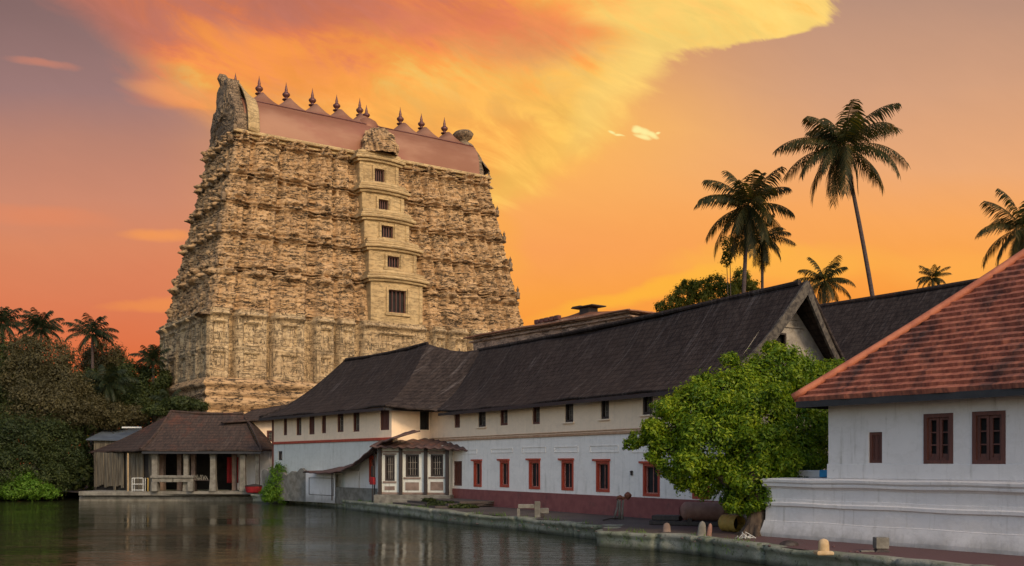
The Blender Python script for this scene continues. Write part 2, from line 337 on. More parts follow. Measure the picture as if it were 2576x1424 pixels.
def link(name, me, mat, parent=None, smooth=False, solid=0):
    o = bpy.data.objects.new(name, me); sc.collection.objects.link(o)
    me.materials.append(M[mat] if isinstance(mat, str) else mat)
    if smooth: me.polygons.foreach_set('use_smooth', [True]*len(me.polygons))
    if parent: o.parent = parent
    if solid:
        md = o.modifiers.new('thickness', 'SOLIDIFY'); md.thickness = solid; md.offset = -1
    return o
def npmesh(name, V, Fq, mat, parent=None, smooth=False):
    me = bpy.data.meshes.new(name); n = len(Fq); k = Fq.shape[1]
    me.vertices.add(len(V)); me.vertices.foreach_set('co', np.asarray(V, np.float32).ravel())
    me.loops.add(n*k); me.loops.foreach_set('vertex_index', np.asarray(Fq, np.int32).ravel())
    me.polygons.add(n); me.polygons.foreach_set('loop_start', np.arange(0, n*k, k, dtype=np.int32))
    me.update(calc_edges=True); me.validate()
    return link(name, me, mat, parent, smooth)
def tag(o, label=None, cat=None, group=None, kind=None):
    if label: o['label'] = label
    if cat: o['category'] = cat
    if group: o['group'] = group
    if kind: o['kind'] = kind
    return o
def thing(name, label, cat, loc=(0,0,0), rz=0, group=None):
    o = bpy.data.objects.new(name, None); sc.collection.objects.link(o); o.empty_display_size = .5
    o.location = loc; o.rotation_euler = (0,0,rz); return tag(o, label, cat, group)
def P(px, py, Y): return Vector(((px-CX)/F*Y, Y, H+(HY-py)/F*Y))
def G(px, py, z):
    Y = (H-z)*F/(py-HY); return Vector(((px-CX)/F*Y, Y, z))
class Fr:                       # frame of a facade: local x along it, local y into the building
    def __init__(s, ox, oy, ang): s.o = Vector((ox, oy)); s.a = ang; s.c = math.cos(ang); s.n = math.sin(ang)
    def s(s_, px, off=0):
        r = (px-CX)/F; ox = s_.o.x-s_.n*off; oy = s_.o.y+s_.c*off
        return (r*oy-ox)/(s_.c-r*s_.n)
    def Y(s_, x, off=0): return s_.o.y+s_.n*x+s_.c*off
    def z(s_, px, py, off=0): return H+(HY-py)/F*s_.Y(s_.s(px, off), off)
    def loc(s_, x, y): return (s_.o.x+s_.c*x-s_.n*y, s_.o.y+s_.n*x+s_.c*y)
    def local(s_, X, Y_):
        dx, dy = X-s_.o.x, Y_-s_.o.y; return (dx*s_.c+dy*s_.n, -dx*s_.n+dy*s_.c)
    def rect(s_, x0, x1, y0, y1, off=0):
        a, b = s_.s(x0, off), s_.s(x1, off); xm = (x0+x1)/2
        return (a, b, s_.z(xm, y1, off), s_.z(xm, y0, off))
def wall(mb, x0, x1, z0, z1, holes=(), y=0.0, depth=.25, axis='x'):
    """front sheet with real openings and reveals; axis 'x' faces -y, axis 'y' faces -x or +x at x=y"""
    xs = sorted({x0, x1, *[h[0] for h in holes], *[h[1] for h in holes]}); zs = sorted({z0, z1, *[h[2] for h in holes], *[h[3] for h in holes]})
    def T(a, d, z): return (a, y+d, z) if axis == 'x' else (y+d, a, z)
    for i in range(len(xs)-1):
        for j in range(len(zs)-1):
            cx, cz = (xs[i]+xs[i+1])/2, (zs[j]+zs[j+1])/2
            if any(h[0] < cx < h[1] and h[2] < cz < h[3] for h in holes): continue
            mb.add([T(xs[i],0,zs[j]),T(xs[i+1],0,zs[j]),T(xs[i+1],0,zs[j+1]),T(xs[i],0,zs[j+1])], [(0,1,2,3)])
    for a, b, c, d in [h[:4] for h in holes]:
        for q in ([(a,0,c),(a,depth,c),(a,depth,d),(a,0,d)], [(b,0,c),(b,depth,c),(b,depth,d),(b,0,d)], [(a,0,c),(b,0,c),(b,depth,c),(a,depth,c)], [(a,0,d),(b,0,d),(b,depth,d),(a,depth,d)]):
            mb.add([T(*p) for p in q], [(0,1,2,3)])
    return mb
def frame_ring(mb, a, b, c, d, w, y0, y1):
    mb.box(a, a+w, y0, y1, c, d); mb.box(b-w, b, y0, y1, c, d); mb.box(a+w, b-w, y0, y1, c, c+w); mb.box(a+w, b-w, y0, y1, d-w, d); return mb
rnd = random.Random(4)
def window(par, h, style, y=0.0, label=None):
    a, b, c, d = h[:4]; W, Hh = b-a, d-c
    fm = {'red':'redwood', 'brown':'brownwood', 'black':'blackwood', 'shut':'brownwood'}[style]
    f = frame_ring(MB(), a+.003, b-.003, c+.003, d-.003, min(.13, W*.17), y-.03 if style == 'red' else y+.05, y+.19).build('window', fm, par)
    if label: f['label'] = label
    fw = min(.13, W*.17)
    MB().box(a+fw, b-fw, y+.215, y+.235, c+fw, d-fw).build('pane', 'dark', f)
    if style == 'red':
        MB().box(a-.22, b+.05, y-.12, y-.002, d+.002, d+.11).build('lintel', 'redwood', f)
        g = MB(); iw = .05
        frame_ring(g, a+fw+.004, b-fw-.004, c+fw+.004, d-fw-.004, iw, y+.10, y+.16)
        g.box((a+b)/2-.015, (a+b)/2+.015, y+.12, y+.15, c+fw+iw+.004, d-fw-iw-.004)
        g.build('casement', 'pinkframe', f)
    elif style in ('brown', 'black'):
        g = MB(); n = 3 if W < .6 else 4
        for k in range(1, n): x = a+fw+(b-a-2*fw)*k/n; g.box(x-.014, x+.014, y+.13, y+.16, c+fw, d-fw)
        for k in (1, 2): z = c+fw+(d-c-2*fw)*k/3; g.box(a+fw, b-fw, y+.165, y+.185, z-.012, z+.012)
        g.build('bars', 'bars', f)
    else:
        g = MB(); m_ = (a+b)/2
        for x0, x1 in ((a+fw+.004, m_-.006), (m_+.006, b-fw-.004)):
            frame_ring(g, x0, x1, c+fw+.004, d-fw-.004, .05, y+.10, y+.15); g.box(x0+.05, x1-.05, y+.125, y+.14, c+fw+.05, d-fw-.05)
        g.build('shutter', 'brownwood', f)
    return f
def vnoise(nx, ny, sx, sy, seed, octs=4, gain=.55):
    rg = np.random.RandomState(seed); out = np.zeros((ny, nx)); amp = 1; tot = 0
    for o in range(octs):
        gx_, gy_ = max(2, int(sx*2**o)+2), max(2, int(sy*2**o)+2); g = rg.rand(gy_+1, gx_+1)
        X = np.linspace(0, gx_-1.001, nx); Yv = np.linspace(0, gy_-1.001, ny)
        xi = X.astype(int); yi = Yv.astype(int); fx = X-xi; fy = Yv-yi; fx = fx*fx*(3-2*fx); fy = fy*fy*(3-2*fy)
        A = g[np.ix_(yi, xi)]; B = g[np.ix_(yi, xi+1)]; Cc = g[np.ix_(yi+1, xi)]; D = g[np.ix_(yi+1, xi+1)]
        v = (A*(1-fx)+B*fx)*(1-fy[:,None])+(Cc*(1-fx)+D*fx)*fy[:,None]
        out += (v-.5)*amp; tot += amp*.5; amp *= gain
    return out/tot
def gridfaces(nx, ny):
    i = np.arange(nx-1); j = np.arange(ny-1); I, J = np.meshgrid(i, j); k = (J*nx+I).ravel()
    return np.stack([k, k+1, k+nx+1, k+nx], 1)
# ------------------------------------------------------------------ ground, water, quay
GZ = .62
edge = [(-300,60),(-90,82),(-49,86),(-41.5,92.5)]
edge_px = [(238,1260,0),(602,1262,0),(640,1263,0),(768,1269,0),(860,1279,0),(954,1291,0),(1059,1305,0),(1139,1316,0),(1301,1332.6,0),(1514,1357,0)]
E2 = [(G(px,py,0).x, G(px,py,0).y) for px,py,_ in edge_px]
e3 = [(G(px,py,0).x, G(px,py,0).y) for px,py in ((1517,1374),(1718,1391),(1847,1409),(1950,1423))]
dx, dy = e3[-1][0]-e3[-2][0], e3[-1][1]-e3[-2][1]
e3 += [(e3[-1][0]+dx*k, e3[-1][1]+dy*k) for k in (4, 12)]
line = edge+E2+e3
MB().add([(-900,-60,0),(900,-60,0),(900,300,0),(-900,300,0)], [(0,1,2,3)]).build('pond_water', 'water')
tag(sc.objects['pond_water'], kind='structure')
import mathutils.geometry as mg
poly = [Vector((x,y,0)) for x,y in line]+[Vector((900,-40,0)),Vector((900,2500,0)),Vector((-1500,2500,0)),Vector((-1500,60,0))]
tris = mg.tessellate_polygon([poly])
gm = MB().add([(p.x,p.y,GZ) for p in poly], [tuple(t) for t in tris]).build('ground', 'pave'); tag(gm, kind='structure')
far = MB().add([(-1500,115,GZ+.02),(900,135,GZ+.02),(900,2400,GZ+.02),(-1500,2400,GZ+.02)], [(0,1,2,3)]).build('far_terrain', 'earth'); tag(far, kind='structure')
# quay wall: rough stone face following the water's edge
def quay(name, pts, z1, label, seed, cap=.10):
    P2 = []; 
    for (x0,y0),(x1,y1) in zip(pts[:-1], pts[1:]):
        L = math.hypot(x1-x0, y1-y0); n = max(1, int(L/.16))
        P2 += [(x0+(x1-x0)*k/n, y0+(y1-y0)*k/n) for k in range(n)]
    P2.append(pts[-1]); A = np.array(P2); n = len(A)
    T = np.gradient(A, axis=0); T /= np.linalg.norm(T, axis=1)[:,None]+1e-9; N = np.stack([T[:,1], -T[:,0]], 1)
    nz = 12; nn = vnoise(n, nz+1, n*.16/1.3, 1.6, seed, 5, .65); blk = vnoise(n, nz+1, n*.16/3.5, 1, seed+9, 2)
    seg = np.cumsum(np.random.RandomState(seed).rand(n) < .055); joint = np.zeros(n); joint[1:] = (np.diff(seg) > 0)
    off = np.random.RandomState(seed+1).rand(seg.max()+1)[seg]*.16
    top = vnoise(n, 2, n*.16/2.0, 1, seed+3, 3)[0]*.07+(np.random.RandomState(seed+2).rand(seg.max()+1)[seg]-.5)*.05
    V = []
    for j in range(nz+1):
        q = j/nz; z = -.25+(z1+.25+top)*q; o = .05+nn[j]*.13+blk[j]*.08+off-joint*.26+(cap if q > .8 else 0)-(.05 if q > .98 else 0)
        V.append(np.column_stack([A+N*o[:,None], z]))
    ztop = z1+top
    V.append(np.column_stack([A-N*.35, ztop])); V.append(np.column_stack([A-N*.7, np.full(n, GZ-.05)]))
    o = npmesh(name, np.concatenate(V), gridfaces(n, nz+3), 'quay', None, False)
    return tag(o, label, 'quay wall')
quay('quay_wall', E2[2:]+[(E2[-1][0]+.9, E2[-1][1]-.3)], GZ+.03, 'long low mossy stone quay wall along the pond in front of the white palace wing', 5)
quay('quay_wall', [(e3[0][0]+.5, e3[0][1]+2.2), (e3[0][0]-.1, e3[0][1]+.3)]+e3, GZ+.04, 'nearer stepped-out mossy quay wall below the tree and the red-roofed building', 8)
# platform of the pavilion
pl = thing('landing_platform', 'long grey green stone landing in front of the pillared water pavilion', 'landing', (0,0,0))
x0, x1 = E2[0][0]-1.2, E2[1][0]+1.5; yb = E2[0][1]
MB().bevbox(x0, x1, yb-.35, yb+5, -.3, .42, .06).build('lower_step', 'concrete', pl)
MB().bevbox(x0+2.2, x1-.5, yb+.9, yb+6, .40, .86, .05).build('upper_step', 'quay', pl)
# left far bank rubble
# ------------------------------------------------------------------ temple tower
TA = math.atan2(.5555, .8315); TX, TY = -18.61, 117.05
tw = thing('temple_tower', 'huge weathered tan carved stone temple gateway tower with a copper barrel roof', 'temple tower', (TX, TY, 0), TA)
TF = Fr(TX, TY, TA)
ZB, ZE = 18.4, 38.1
def Lh(z): t = min(max((z-ZB)/(ZE-ZB), 0), 1.0); return 18.85*(1-t)+15.25*t+ (max(0, ZB-z)*.02)
def Df(z): t = min(max((z-ZB)/(ZE-ZB), 0), 1.0); return 7.6*(1-t)+4.3*t
def Db(z): t = min(max((z-ZB)/(ZE-ZB), 0), 1.0); return 9.4*(1-t)+4.3*t
SB = 1.15
bays = [(-18.85,-16.7),(-16.1,-12.9),(-12.4,-9.0),(-7.9,-5.8),(-5.3,-3.5),(-2.6,4.9),(5.8,7.4),(8.0,10.2),(10.8,13.4),(14.2,16.3),(16.7,18.85)]
rg = np.random.RandomState(11)
def smooth(x, e0, e1): t = np.clip((x-e0)/(e1-e0), 0, 1); return t*t*(3-2*t)
def face(W, zs, relief, out_fn, nx):
    """grid for one face: local coordinates along it in -1..1"""
def tierface(nx, zs, z0, z1, half, seed, baylist, scale, amp, base=False):
    nz = len(zs); t = np.linspace(-1, 1, nx); q = ((zs-z0)/(z1-z0))[:,None]; T_ = t[None,:]; s = T_*half
    bay = np.zeros((1, nx))
    for a_, b_ in baylist:
        a_, b_ = a_/scale, b_/scale; e = .012
        bay = np.maximum(bay, smooth(T_, a_-e, a_+e)*(1-smooth(T_, b_-e, b_+e)))
    rel = np.zeros((nz, nx))
    n1_ = vnoise(nx, nz, half/1.1, (z1-z0)/.9, seed, 5, .62); n2_ = vnoise(nx, nz, half/4, (z1-z0)/.30, seed+1, 3, .5); n3_ = vnoise(nx, nz, half*2.2, (z1-z0)/.28, seed+2, 2, .6)
    if base:
        rel += bay*1.25-.45
        for a_, b_ in baylist:
            for e_ in (a_/scale, b_/scale): rel += .16*np.exp(-((T_-e_)/.007)**2)*(q < .93)*(q > .05)
        for a_, b_ in baylist:
            c_ = (a_+b_)/2/scale; w_ = (b_-a_)/2/scale; dx_ = np.abs(T_-c_)/w_
            for q0_, q1_ in ((.10,.38),(.50,.82)):
                ins = (dx_ < .52)*(q > q0_)*(q < q1_); fr2 = (dx_ < .64)*(q > q0_-.02)*(q < q1_+.02)*(1-ins)
                rel += fr2*.12-ins*.22
                rel += .20*np.exp(-((dx_)/.22)**2)*np.exp(-((q-(q0_+q1_)/2)/.07)**2)
        rel += .14*np.exp(-((q-.44)/.018)**2)*(.4+.6*bay)+.12*np.exp(-((q-.05)/.03)**2)
        rel += (.45*np.exp(-((q-.93)/.035)**2)+.25*smooth(q, .965, .99)*.8)*(.45+.75*bay)
        st = 22; fr_ = (T_*half/1.15) % 1.0
        rel += .07*(np.abs(fr_-.5) < .10)*(q > .1)*(q < .85)
        rel += -.10*((np.abs(fr_-.5) < .32)&(np.abs(fr_-.5) > .14))*(q > .52)*(q < .80)*bay
        rel += n1_*.06+n3_*.03
    else:
        rel += bay*.62*(1-.2*q)-.22
        rel += (.50*np.exp(-((q-.70)/.050)**2)+.32*np.exp(-((q-.60)/.03)**2)*.6+.22*np.exp(-((q-.06)/.05)**2)+.22*smooth(q, .80, .84)*(1-smooth(q, .93, 1.0)))*(.75+.35*bay)
        # arched dormers over each bay
        for a_, b_ in baylist:
            c_ = (a_+b_)/2/scale; w_ = (b_-a_)/2/scale
            d_ = np.sqrt(((T_-c_)/(w_*.62))**2+((q-.80)/.17)**2)
            rel += .55*(1-smooth(d_, .75, 1.0))-.28*(1-smooth(d_, .32, .55))
            for sg in (-1, 1): rel += .16*np.exp(-((T_-c_-sg*w_*.8)/.007)**2)*(q > .08)*(q < .58)
            d2_ = np.sqrt(((T_-c_)/(w_*.35))**2+((q-.33)/.22)**2); rel += .22*(1-smooth(d2_, .6, 1.0))-.10*np.exp(-((d2_-1.25)/.12)**2)
        # figures
        H_ = z1-z0
        for k in range(int(half*H_*1.5)):
            c_ = rg.uniform(-1, 1); qq = rg.choice([.30, .33, .52, .87, .90])+rg.uniform(-.04, .04); wd = rg.uniform(.13, .26)/half; hh = rg.uniform(.34, .62)/H_
            i0 = max(0, int((c_-wd*2.2+1)/2*nx)); i1 = min(nx, int((c_+wd*2.2+1)/2*nx)+2)
            g_ = np.exp(-((T_[:,i0:i1]-c_)/wd)**2*1.6-((q-qq)/hh)**2*1.6)
            rel[:,i0:i1] += g_*rg.uniform(.14, .38)
        rel += n1_*amp*.8+n2_*.04+n3_*.07+.07*((np.abs(((s/.62)%1.0)-.5) < .17)*(q > .08)*(q < .56))*(1-.0*q)
        zz_ = (q*(z1-z0))/.42+n2_*.3+.25*np.sin(s*.8+seed); row = np.floor(zz_); fz_ = zz_-row; xx_ = s/.85+row*.37+np.sin(row*12.9)*3+n1_*.8; cell = np.floor(xx_); fx_ = xx_-cell
        hsh = np.modf(np.abs(np.sin(cell*12.9898+row*78.233+seed)*43758.5453))[0]
        rel += (hsh-.5)*.22-.10*((fx_ < .10)|(fx_ > .92))-.12*((fz_ < .2)|(fz_ > .9))
    if len(baylist) == 11 and not base: rel = np.where(((s > -2.3)&(s < 4.7)), np.minimum(rel, .3), rel)
    return t, rel
def tierpart(name, z0, z1, seed, base=False, mat='carved', res=.105):
    nz = int((z1-z0)/res)+1; zs = np.linspace(z0, z1, nz); V = []; Fq = []; k = 0
    ce = .80 if base else .38
    for fi, (halfw, nx, bl, scl) in enumerate((
        (18.0, 350, bays, 18.85), (8.5, 110, [(-1,-.72),(-.6,-.2),(-.12,.3),(.38,.66),(.74,1)], 1.0),
        (8.5, 60, [(-1,-.72),(-.6,-.2),(-.12,.3),(.38,.66),(.74,1)], 1.0), (18.0, 60, bays, 18.85))):
        t, rel = tierface(nx, zs, z0, z1, halfw, seed+fi*31, bl, scl, .16, base)
        L = np.array([Lh(z) for z in zs])[:,None]; D = np.array([Df(z) for z in zs])[:,None]; B = np.array([Db(z) for z in zs])[:,None]
        T_ = t[None,:]
        er = rel[:, -1:]*0
        if fi == 0:
            wgt = 1.0; X = T_*(L+ce)+0*rel; Y_ = -(D+rel); Z = zs[:,None]+0*rel
        elif fi == 1:      # left side, from back to front
            yc = (B-D)/2; hw = (B+D)/2+ce; X = -(L+rel); Y_ = yc-T_*hw; Z = zs[:,None]+0*rel
        elif fi == 2:
            yc = (B-D)/2; hw = (B+D)/2+ce; X = (L+rel); Y_ = yc+T_*hw; Z = zs[:,None]+0*rel
        else: X = -T_*(L+ce)+0*rel; Y_ = B+rel; Z = zs[:,None]+0*rel
        V.append(np.column_stack([X.ravel(), Y_.ravel(), Z.ravel()])); Fq.append(gridfaces(nx, nz)+k); k += nx*nz
    # deck on top
    L, D, B = Lh(z1)+.2, Df(z1)+.2, Db(z1)+.2
    V.append(np.array([(-L,-D,z1-.02),(L,-D,z1-.02),(L,B,z1-.02),(-L,B,z1-.02)])); Fq.append(np.array([[k,k+1,k+2,k+3]]))
    return npmesh(name, np.concatenate(V), np.concatenate(Fq), mat, tw, False)
# plinth
pm = []
def plinth_part():
    zs = np.linspace(.3, 11.9, 110); nx = 330; V = []; Fq = []; k = 0
    prof = np.zeros(len(zs)); q = (zs-.3)/11.6
    out = 1.0+1.3*(1-smooth(q, .0, .75))+.45*np.exp(-((q-.93)/.03)**2)+.4*np.exp(-((q-.80)/.03)**2)+.5*np.exp(-((q-.62)/.06)**2)+.2*np.sin(q*60)
    for fi, (half, n_) in enumerate(((19.0, nx), (9, 130), (9, 30), (19, 30))):
        r = out[:,None]+vnoise(n_, len(zs), half/2.5, 26, 70+fi, 4)*.28; T_ = np.linspace(-1, 1, n_)[None,:]; L, D, B = 18.95, 7.7, 9.4
        if fi == 0: X = T_*(L+out[:,None]); Y_ = -(D+r)
        elif fi == 1: X = -(L+r); Y_ = (B-D)/2-T_*((B+D)/2+out[:,None])
        elif fi == 2: X = (L+r); Y_ = (B-D)/2+T_*((B+D)/2+out[:,None])
        else: X = -T_*(L+out[:,None]); Y_ = B+r
        V.append(np.column_stack([(X+0*r).ravel(), (Y_+0*r).ravel(), (zs[:,None]+0*r).ravel()])); Fq.append(gridfaces(n_, len(zs))+k); k += n_*len(zs)
    V.append(np.array([(-19.9,-8.7,11.85),(19.9,-8.7,11.85),(19.9,10.4,11.85),(-19.9,10.4,11.85)])); Fq.append(np.array([[k,k+1,k+2,k+3]]))
    return npmesh('plinth', np.concatenate(V), np.concatenate(Fq), 'carved', tw, False)
plinth_part()
tierpart('base_storey', 11.8, 18.9, 3, True, 'carved2')
TZ = [18.5, 24.3, 27.9, 31.3, 34.5, 38.1]
for k in range(5): tierpart('tier', TZ[k], TZ[k+1]+.35, 100+k*7, False, 'carved', .10)
# corner ornaments standing on the ledges
fig = [(.30,0),(.36,.12),(.22,.22),(.30,.45),(.32,.75),(.18,.95),(.12,1.02),(.2,1.15),(.19,1.32),(.06,1.5),(.02,1.72)]
for k in range(5):
    zz = TZ[k+1]-.95 if k < 4 else 38.0
    for sx in (-1, 1):
        for yy_, sc2 in ((-Df(zz)-.35, 1), (-Df(zz)*.4, .8), (1.0, .85), (Db(zz)*.6, .8)):
            kk = sc2*rnd.uniform(.6, 1.0); o = MB().lathe([(r*kk, z*kk) for r, z in fig], 0, 0, 0, 8).build('ledge_figure', 'rubble', tw); o.location = (sx*(Lh(zz)+.55+rnd.uniform(-.1,.2)), yy_, zz)
for sx in (-1, 1):
    for yy_ in (-8.3, -5, -1, 4): o = MB().lathe([(r*.8, z*.8) for r, z in fig], 0, 0, 0, 8).build('ledge_figure', 'rubble', tw); o.location = (sx*19.6, yy_, 18.55)
# corner brackets that flare out over the base storey
for sx in (-1, 1):
    MB().add([(sx*18.7,-8.3,18.6),(sx*20.9,-9.3,18.05),(sx*20.6,-6.5,18.1),(sx*18.7,-5.5,18.8),(sx*18.7,-8.3,18.2),(sx*18.7,-5.5,18.2)], [(0,1,2,3),(0,1,4),(1,2,5,4),(2,3,5)]).build('corner_eave', 'rubble', tw, solid=.12)
# horizontal cornices as real courses
for k in range(5):
    z = TZ[k+1]-1.15 if k < 4 else 37.2
    c = MB(); nseg = 120
    for dz, pr, th in ((0, .42, .14), (.30, .55, .11)):
        L, D, B = Lh(z+dz), Df(z+dz), Db(z+dz)
        def ringpt(u, o):
            return None
        path = [(-L, B)]+[(-L, B-(B+D)*i/24) for i in range(1, 24)]+[(-L+2*L*i/nseg, -D) for i in range(nseg+1)]+[(L, -D+(B+D)*i/8) for i in range(1, 9)]
        vs = []; 
        for i, (x, y) in enumerate(path):
            if x <= -L+.001 and y > -D+.001: nx_, ny_ = -1, 0
            elif y <= -D+.001: nx_, ny_ = (-1 if i == 24 else (1 if x > L-.001 else 0)), -1
            else: nx_, ny_ = 1, 0
            wob = .06*math.sin(x*1.7+y)+.05*math.sin(x*4.1+k); bayp = .22 if any(a_*L/18.85 < x < b_*L/18.85 for a_, b_ in bays) else 0
            hz = .06*math.sin(x*.9+k*2)+.05*math.sin(x*2.3+k)
            o = pr+wob*.6+bayp
            for oo, zz in ((-.3, z+dz+hz), (o-.08, z+dz+hz), (o, z+dz+th*.5+hz), (o-.12, z+dz+th+hz), (-.3, z+dz+th*1.6+hz)): vs.append((x+nx_*oo, y+ny_*oo, zz))
        n = len(path); c.add(vs, [(i*5+j, (i+1)*5+j, (i+1)*5+j+1, i*5+j+1) for i in range(n-1) for j in range(4)])
    c.build('cornice', 'carved', tw)
# top slab under the roof
sl_ = MB()
for z, o, h_ in ((37.7, .35, .30), (38.05, .75, .20), (38.27, .5, .22)):
    sl_.bevbox(-15.3-o, 15.3+o, -4.4-o, 4.4+o, z, z+h_, .06)
sl_.build('roof_cornice', 'bay', tw)
# central window bay
Hb = 12.0; wrects = [(943,968,425,462),(953,978,502,528),(960,990,568,598),(975,1005,645,673),(978,1022,730,787)]
bay_ = MB(); cor = MB(); wins = []
zlev = [18.6, 24.2, 27.8, 31.2, 34.4, 38.0]
for k in range(5):
    z0, z1 = zlev[k], zlev[k+1]; zm = (z0+z1)/2; off = Df(zm)+1.25
    cx_ = SB; hw = 2.35+(ZE-zm)/20*1.05
    r = wrects[4-k]; h = TF.rect(*r, off=-off)
    cx_ = (TF.s(905+ (4-k)*0 , -off)+hw) if False else (h[0]+h[1])/2+(-.1)
    a_, b_ = cx_-hw, cx_+hw; hb = [(max(h[0], a_+.3), min(h[1], b_-.3), h[2], h[3])]
    wall(bay_, a_, b_, z0, z1, hb, y=-off, depth=.7)
    bay_.box(a_, a_+.02, -off+.002, -2, z0, z1); bay_.box(b_-.02, b_, -off+.002, -2, z0, z1)
    bay_.box(a_+.02, b_-.02, -off+.75, -2, z0, z1)
    # frame pilasters
    for x in (a_+.02, b_-.42): bay_.box(x, x+.40, -off-.10, -off+.0, z0+.5, z1-.9)
    bay_.box(hb[0][0]-.35, hb[0][0]-.1, -off-.16, -off-.003, hb[0][2]-.1, hb[0][3]+.25); bay_.box(hb[0][1]+.1, hb[0][1]+.35, -off-.16, -off-.003, hb[0][2]-.1, hb[0][3]+.25)
    bay_.box(hb[0][0]-.5, hb[0][1]+.5, -off-.2, -off-.003, hb[0][2]-.35, hb[0][2]-.102)
    for j, (dz, o, th) in enumerate(((-.85, .35, .28), (-.57, .62, .30), (-.22, .42, .22), (.0, .2, .42))):
        zc = z1+dz
        vs = []; npx = 14
        for i in range(npx+1):
            x = a_-o+(b_-a_+2*o)*i/npx; sag = .10*(1-abs(2*i/npx-1)**2)-.12*abs(2*i/npx-1)**3
            for yy_, zz in ((-off-o+.06, zc+sag), (-off-o, zc+th*.45+sag), (-off-o+.08, zc+th+sag), (-2.5, zc+th+sag), (-2.5, zc+sag)): vs.append((x, yy_, zz))
        cor.add(vs, [(i*5+j2, (i+1)*5+j2, (i+1)*5+(j2+1)%5, i*5+(j2+1)%5) for i in range(npx) for j2 in range(5)]+[(4,3,2,1,0), tuple(npx*5+j2 for j2 in range(5))])
    wins.append((hb[0], off))
cb = bay_.build('central_bay', 'bay', tw); cor.build('bay_cornices', 'bay', cb)
for h, off in wins:
    f = frame_ring(MB(), h[0]+.01, h[1]-.01, h[2]+.01, h[3]-.01, .09, -off+.3, -off+.5).build('window', 'brownwood', tw)
    MB().box(h[0]+.1, h[1]-.1, -off+.60, -off+.68, h[2]+.1, h[3]-.1).build('pane', 'dark', f)
    g = MB()
    for q in (1, 2, 3): x = h[0]+.1+(h[1]-h[0]-.2)*q/4; g.box(x-.045, x+.045, -off+.35, -off+.45, h[2]+.1, h[3]-.1)
    g.build('bars', 'brownwood', f)
# barrel roof
RZ0, RH = 38.45, 4.75
fpx = [652, 720, 786, 847, 905, 1007, 1060, 1118]
fs = [TF.s(p, 0) for p in fpx]
def ridge_up(x):
    v = 0
    for f_ in fs+[SB-.6]:
        d = abs(x-f_); v = max(v, max(0, 1-d/2.05)**1.35)
    return v*1.55
def rprof(q):         # 0..1 front eave to back eave -> y, z
    t = math.pi*q; y = -math.cos(t); z = math.sin(t)
    y = math.copysign(abs(y)**.62, y); z = z**.80
    return y*4.5, z
nx_ = 260; ny_ = 44
def roofpt(u, v):
    x = -14.6+29.2*u; y, z = rprof(v); pk = max(0, (z-.88)/.12)
    dent = .02*math.sin(x*.7)*math.sin(v*7)
    return (x, y+dent, RZ0+z*RH*.93+ridge_up(x)*pk**2*1.0)
MB().grid(roofpt, nx_, ny_).build('barrel_roof', 'copper', tw, True)
rl = MB()
for sgn in (-1, 1):
    vv = .5+sgn*.17; y, z = rprof(vv); rl.tube([(-14.6+29.2*i/60, y*1.02, RZ0+z*RH*.93+.02) for i in range(61)], .07, 6)
rl.build('roof_moulding', 'finial', tw)
kal = [(.42,0),(.46,.1),(.2,.22),(.16,.34),(.34,.5),(.44,.72),(.40,.9),(.2,1.02),(.24,1.1),(.15,1.2),(.17,1.4),(.11,1.75),(.04,2.15),(.008,2.45)]
proto = None
for i, f_ in enumerate(fs):
    z = RZ0+RH*.93+ridge_up(f_)*.95
    if proto is None:
        m_ = MB().lathe(kal, 0, 0, 0, 14); proto = m_.build('roof_finial', 'finial', tw, True); o = proto
    else: o = proto.copy(); sc.collection.objects.link(o); o.parent = tw
    o.location = (f_, 0, z); k = [1.0,.97,.97,.92,1.02,1.0,.92,1.0][i]; o.scale = (1, 1, .86*k)
# central dormer: carved mound with a domed head
def mound(u, v):
    th = u*2*math.pi; ph = v*math.pi/2
    r = 1+(.06*math.sin(th*9+ph*5)+.05*math.sin(ph*17+th*4)+.04*math.sin(th*23+ph*11))*math.cos(ph)
    return (math.cos(th)*2.15*math.cos(ph)*r, -2.0+math.sin(th)*2.6*math.cos(ph)*r, math.sin(ph)**.85*3.2*r)
dm = MB().grid(mound, 96, 40).build('dormer', 'carved', tw); dm.location = (SB-.35, -2.6, 38.3)
MB().lathe([(1.5,0),(1.6,.5),(1.5,1.1),(1.15,1.7),(.6,2.05),(.1,2.15)], 0, .9, 3.1, 20).build('dome', 'copper', dm, True)
o = proto.copy(); sc.collection.objects.link(o); o.parent = dm; o.location = (.0, .9, 5.1); o.scale = (.95,.95,.72); o.name = 'dome_finial'
# gable ends: horseshoe slab with a horned head
def slab(name, xa, xb, outline, mat, amp, seed):
    rgs = random.Random(seed); n = len(outline); cx2 = sum(p[0] for p in outline)/n; cz2 = sum(p[1] for p in outline)/n
    m_ = MB(); rings = 12; vs = []; fs_ = []
    for side, x in ((0, xa), (1, xb)):
        for r in range(rings+1):
            q = r/rings
            for (y, z) in outline:
                j = (rgs.random()-.5)*amp*(1 if side == 0 else .3)
                bulge = (1-q*q)*(.35 if side == 0 else .1)*(-1 if side == 0 else 1)
                vs.append((x+j+bulge, cx2+(y-cx2)*q, cz2+(z-cz2)*q))
    def idx(s_, r, i): return s_*(rings+1)*n+r*n+i % n
    for s_ in (0, 1):
        for r in range(rings):
            for i in range(n): fs_.append((idx(s_,r,i), idx(s_,r,i+1), idx(s_,r+1,i+1), idx(s_,r+1,i)))
    for i in range(n): fs_.append((idx(0,rings,i), idx(0,rings,i+1), idx(1,rings,i+1), idx(1,rings,i)))
    return m_.add(vs, fs_).build(name, mat, tw)
ol = []
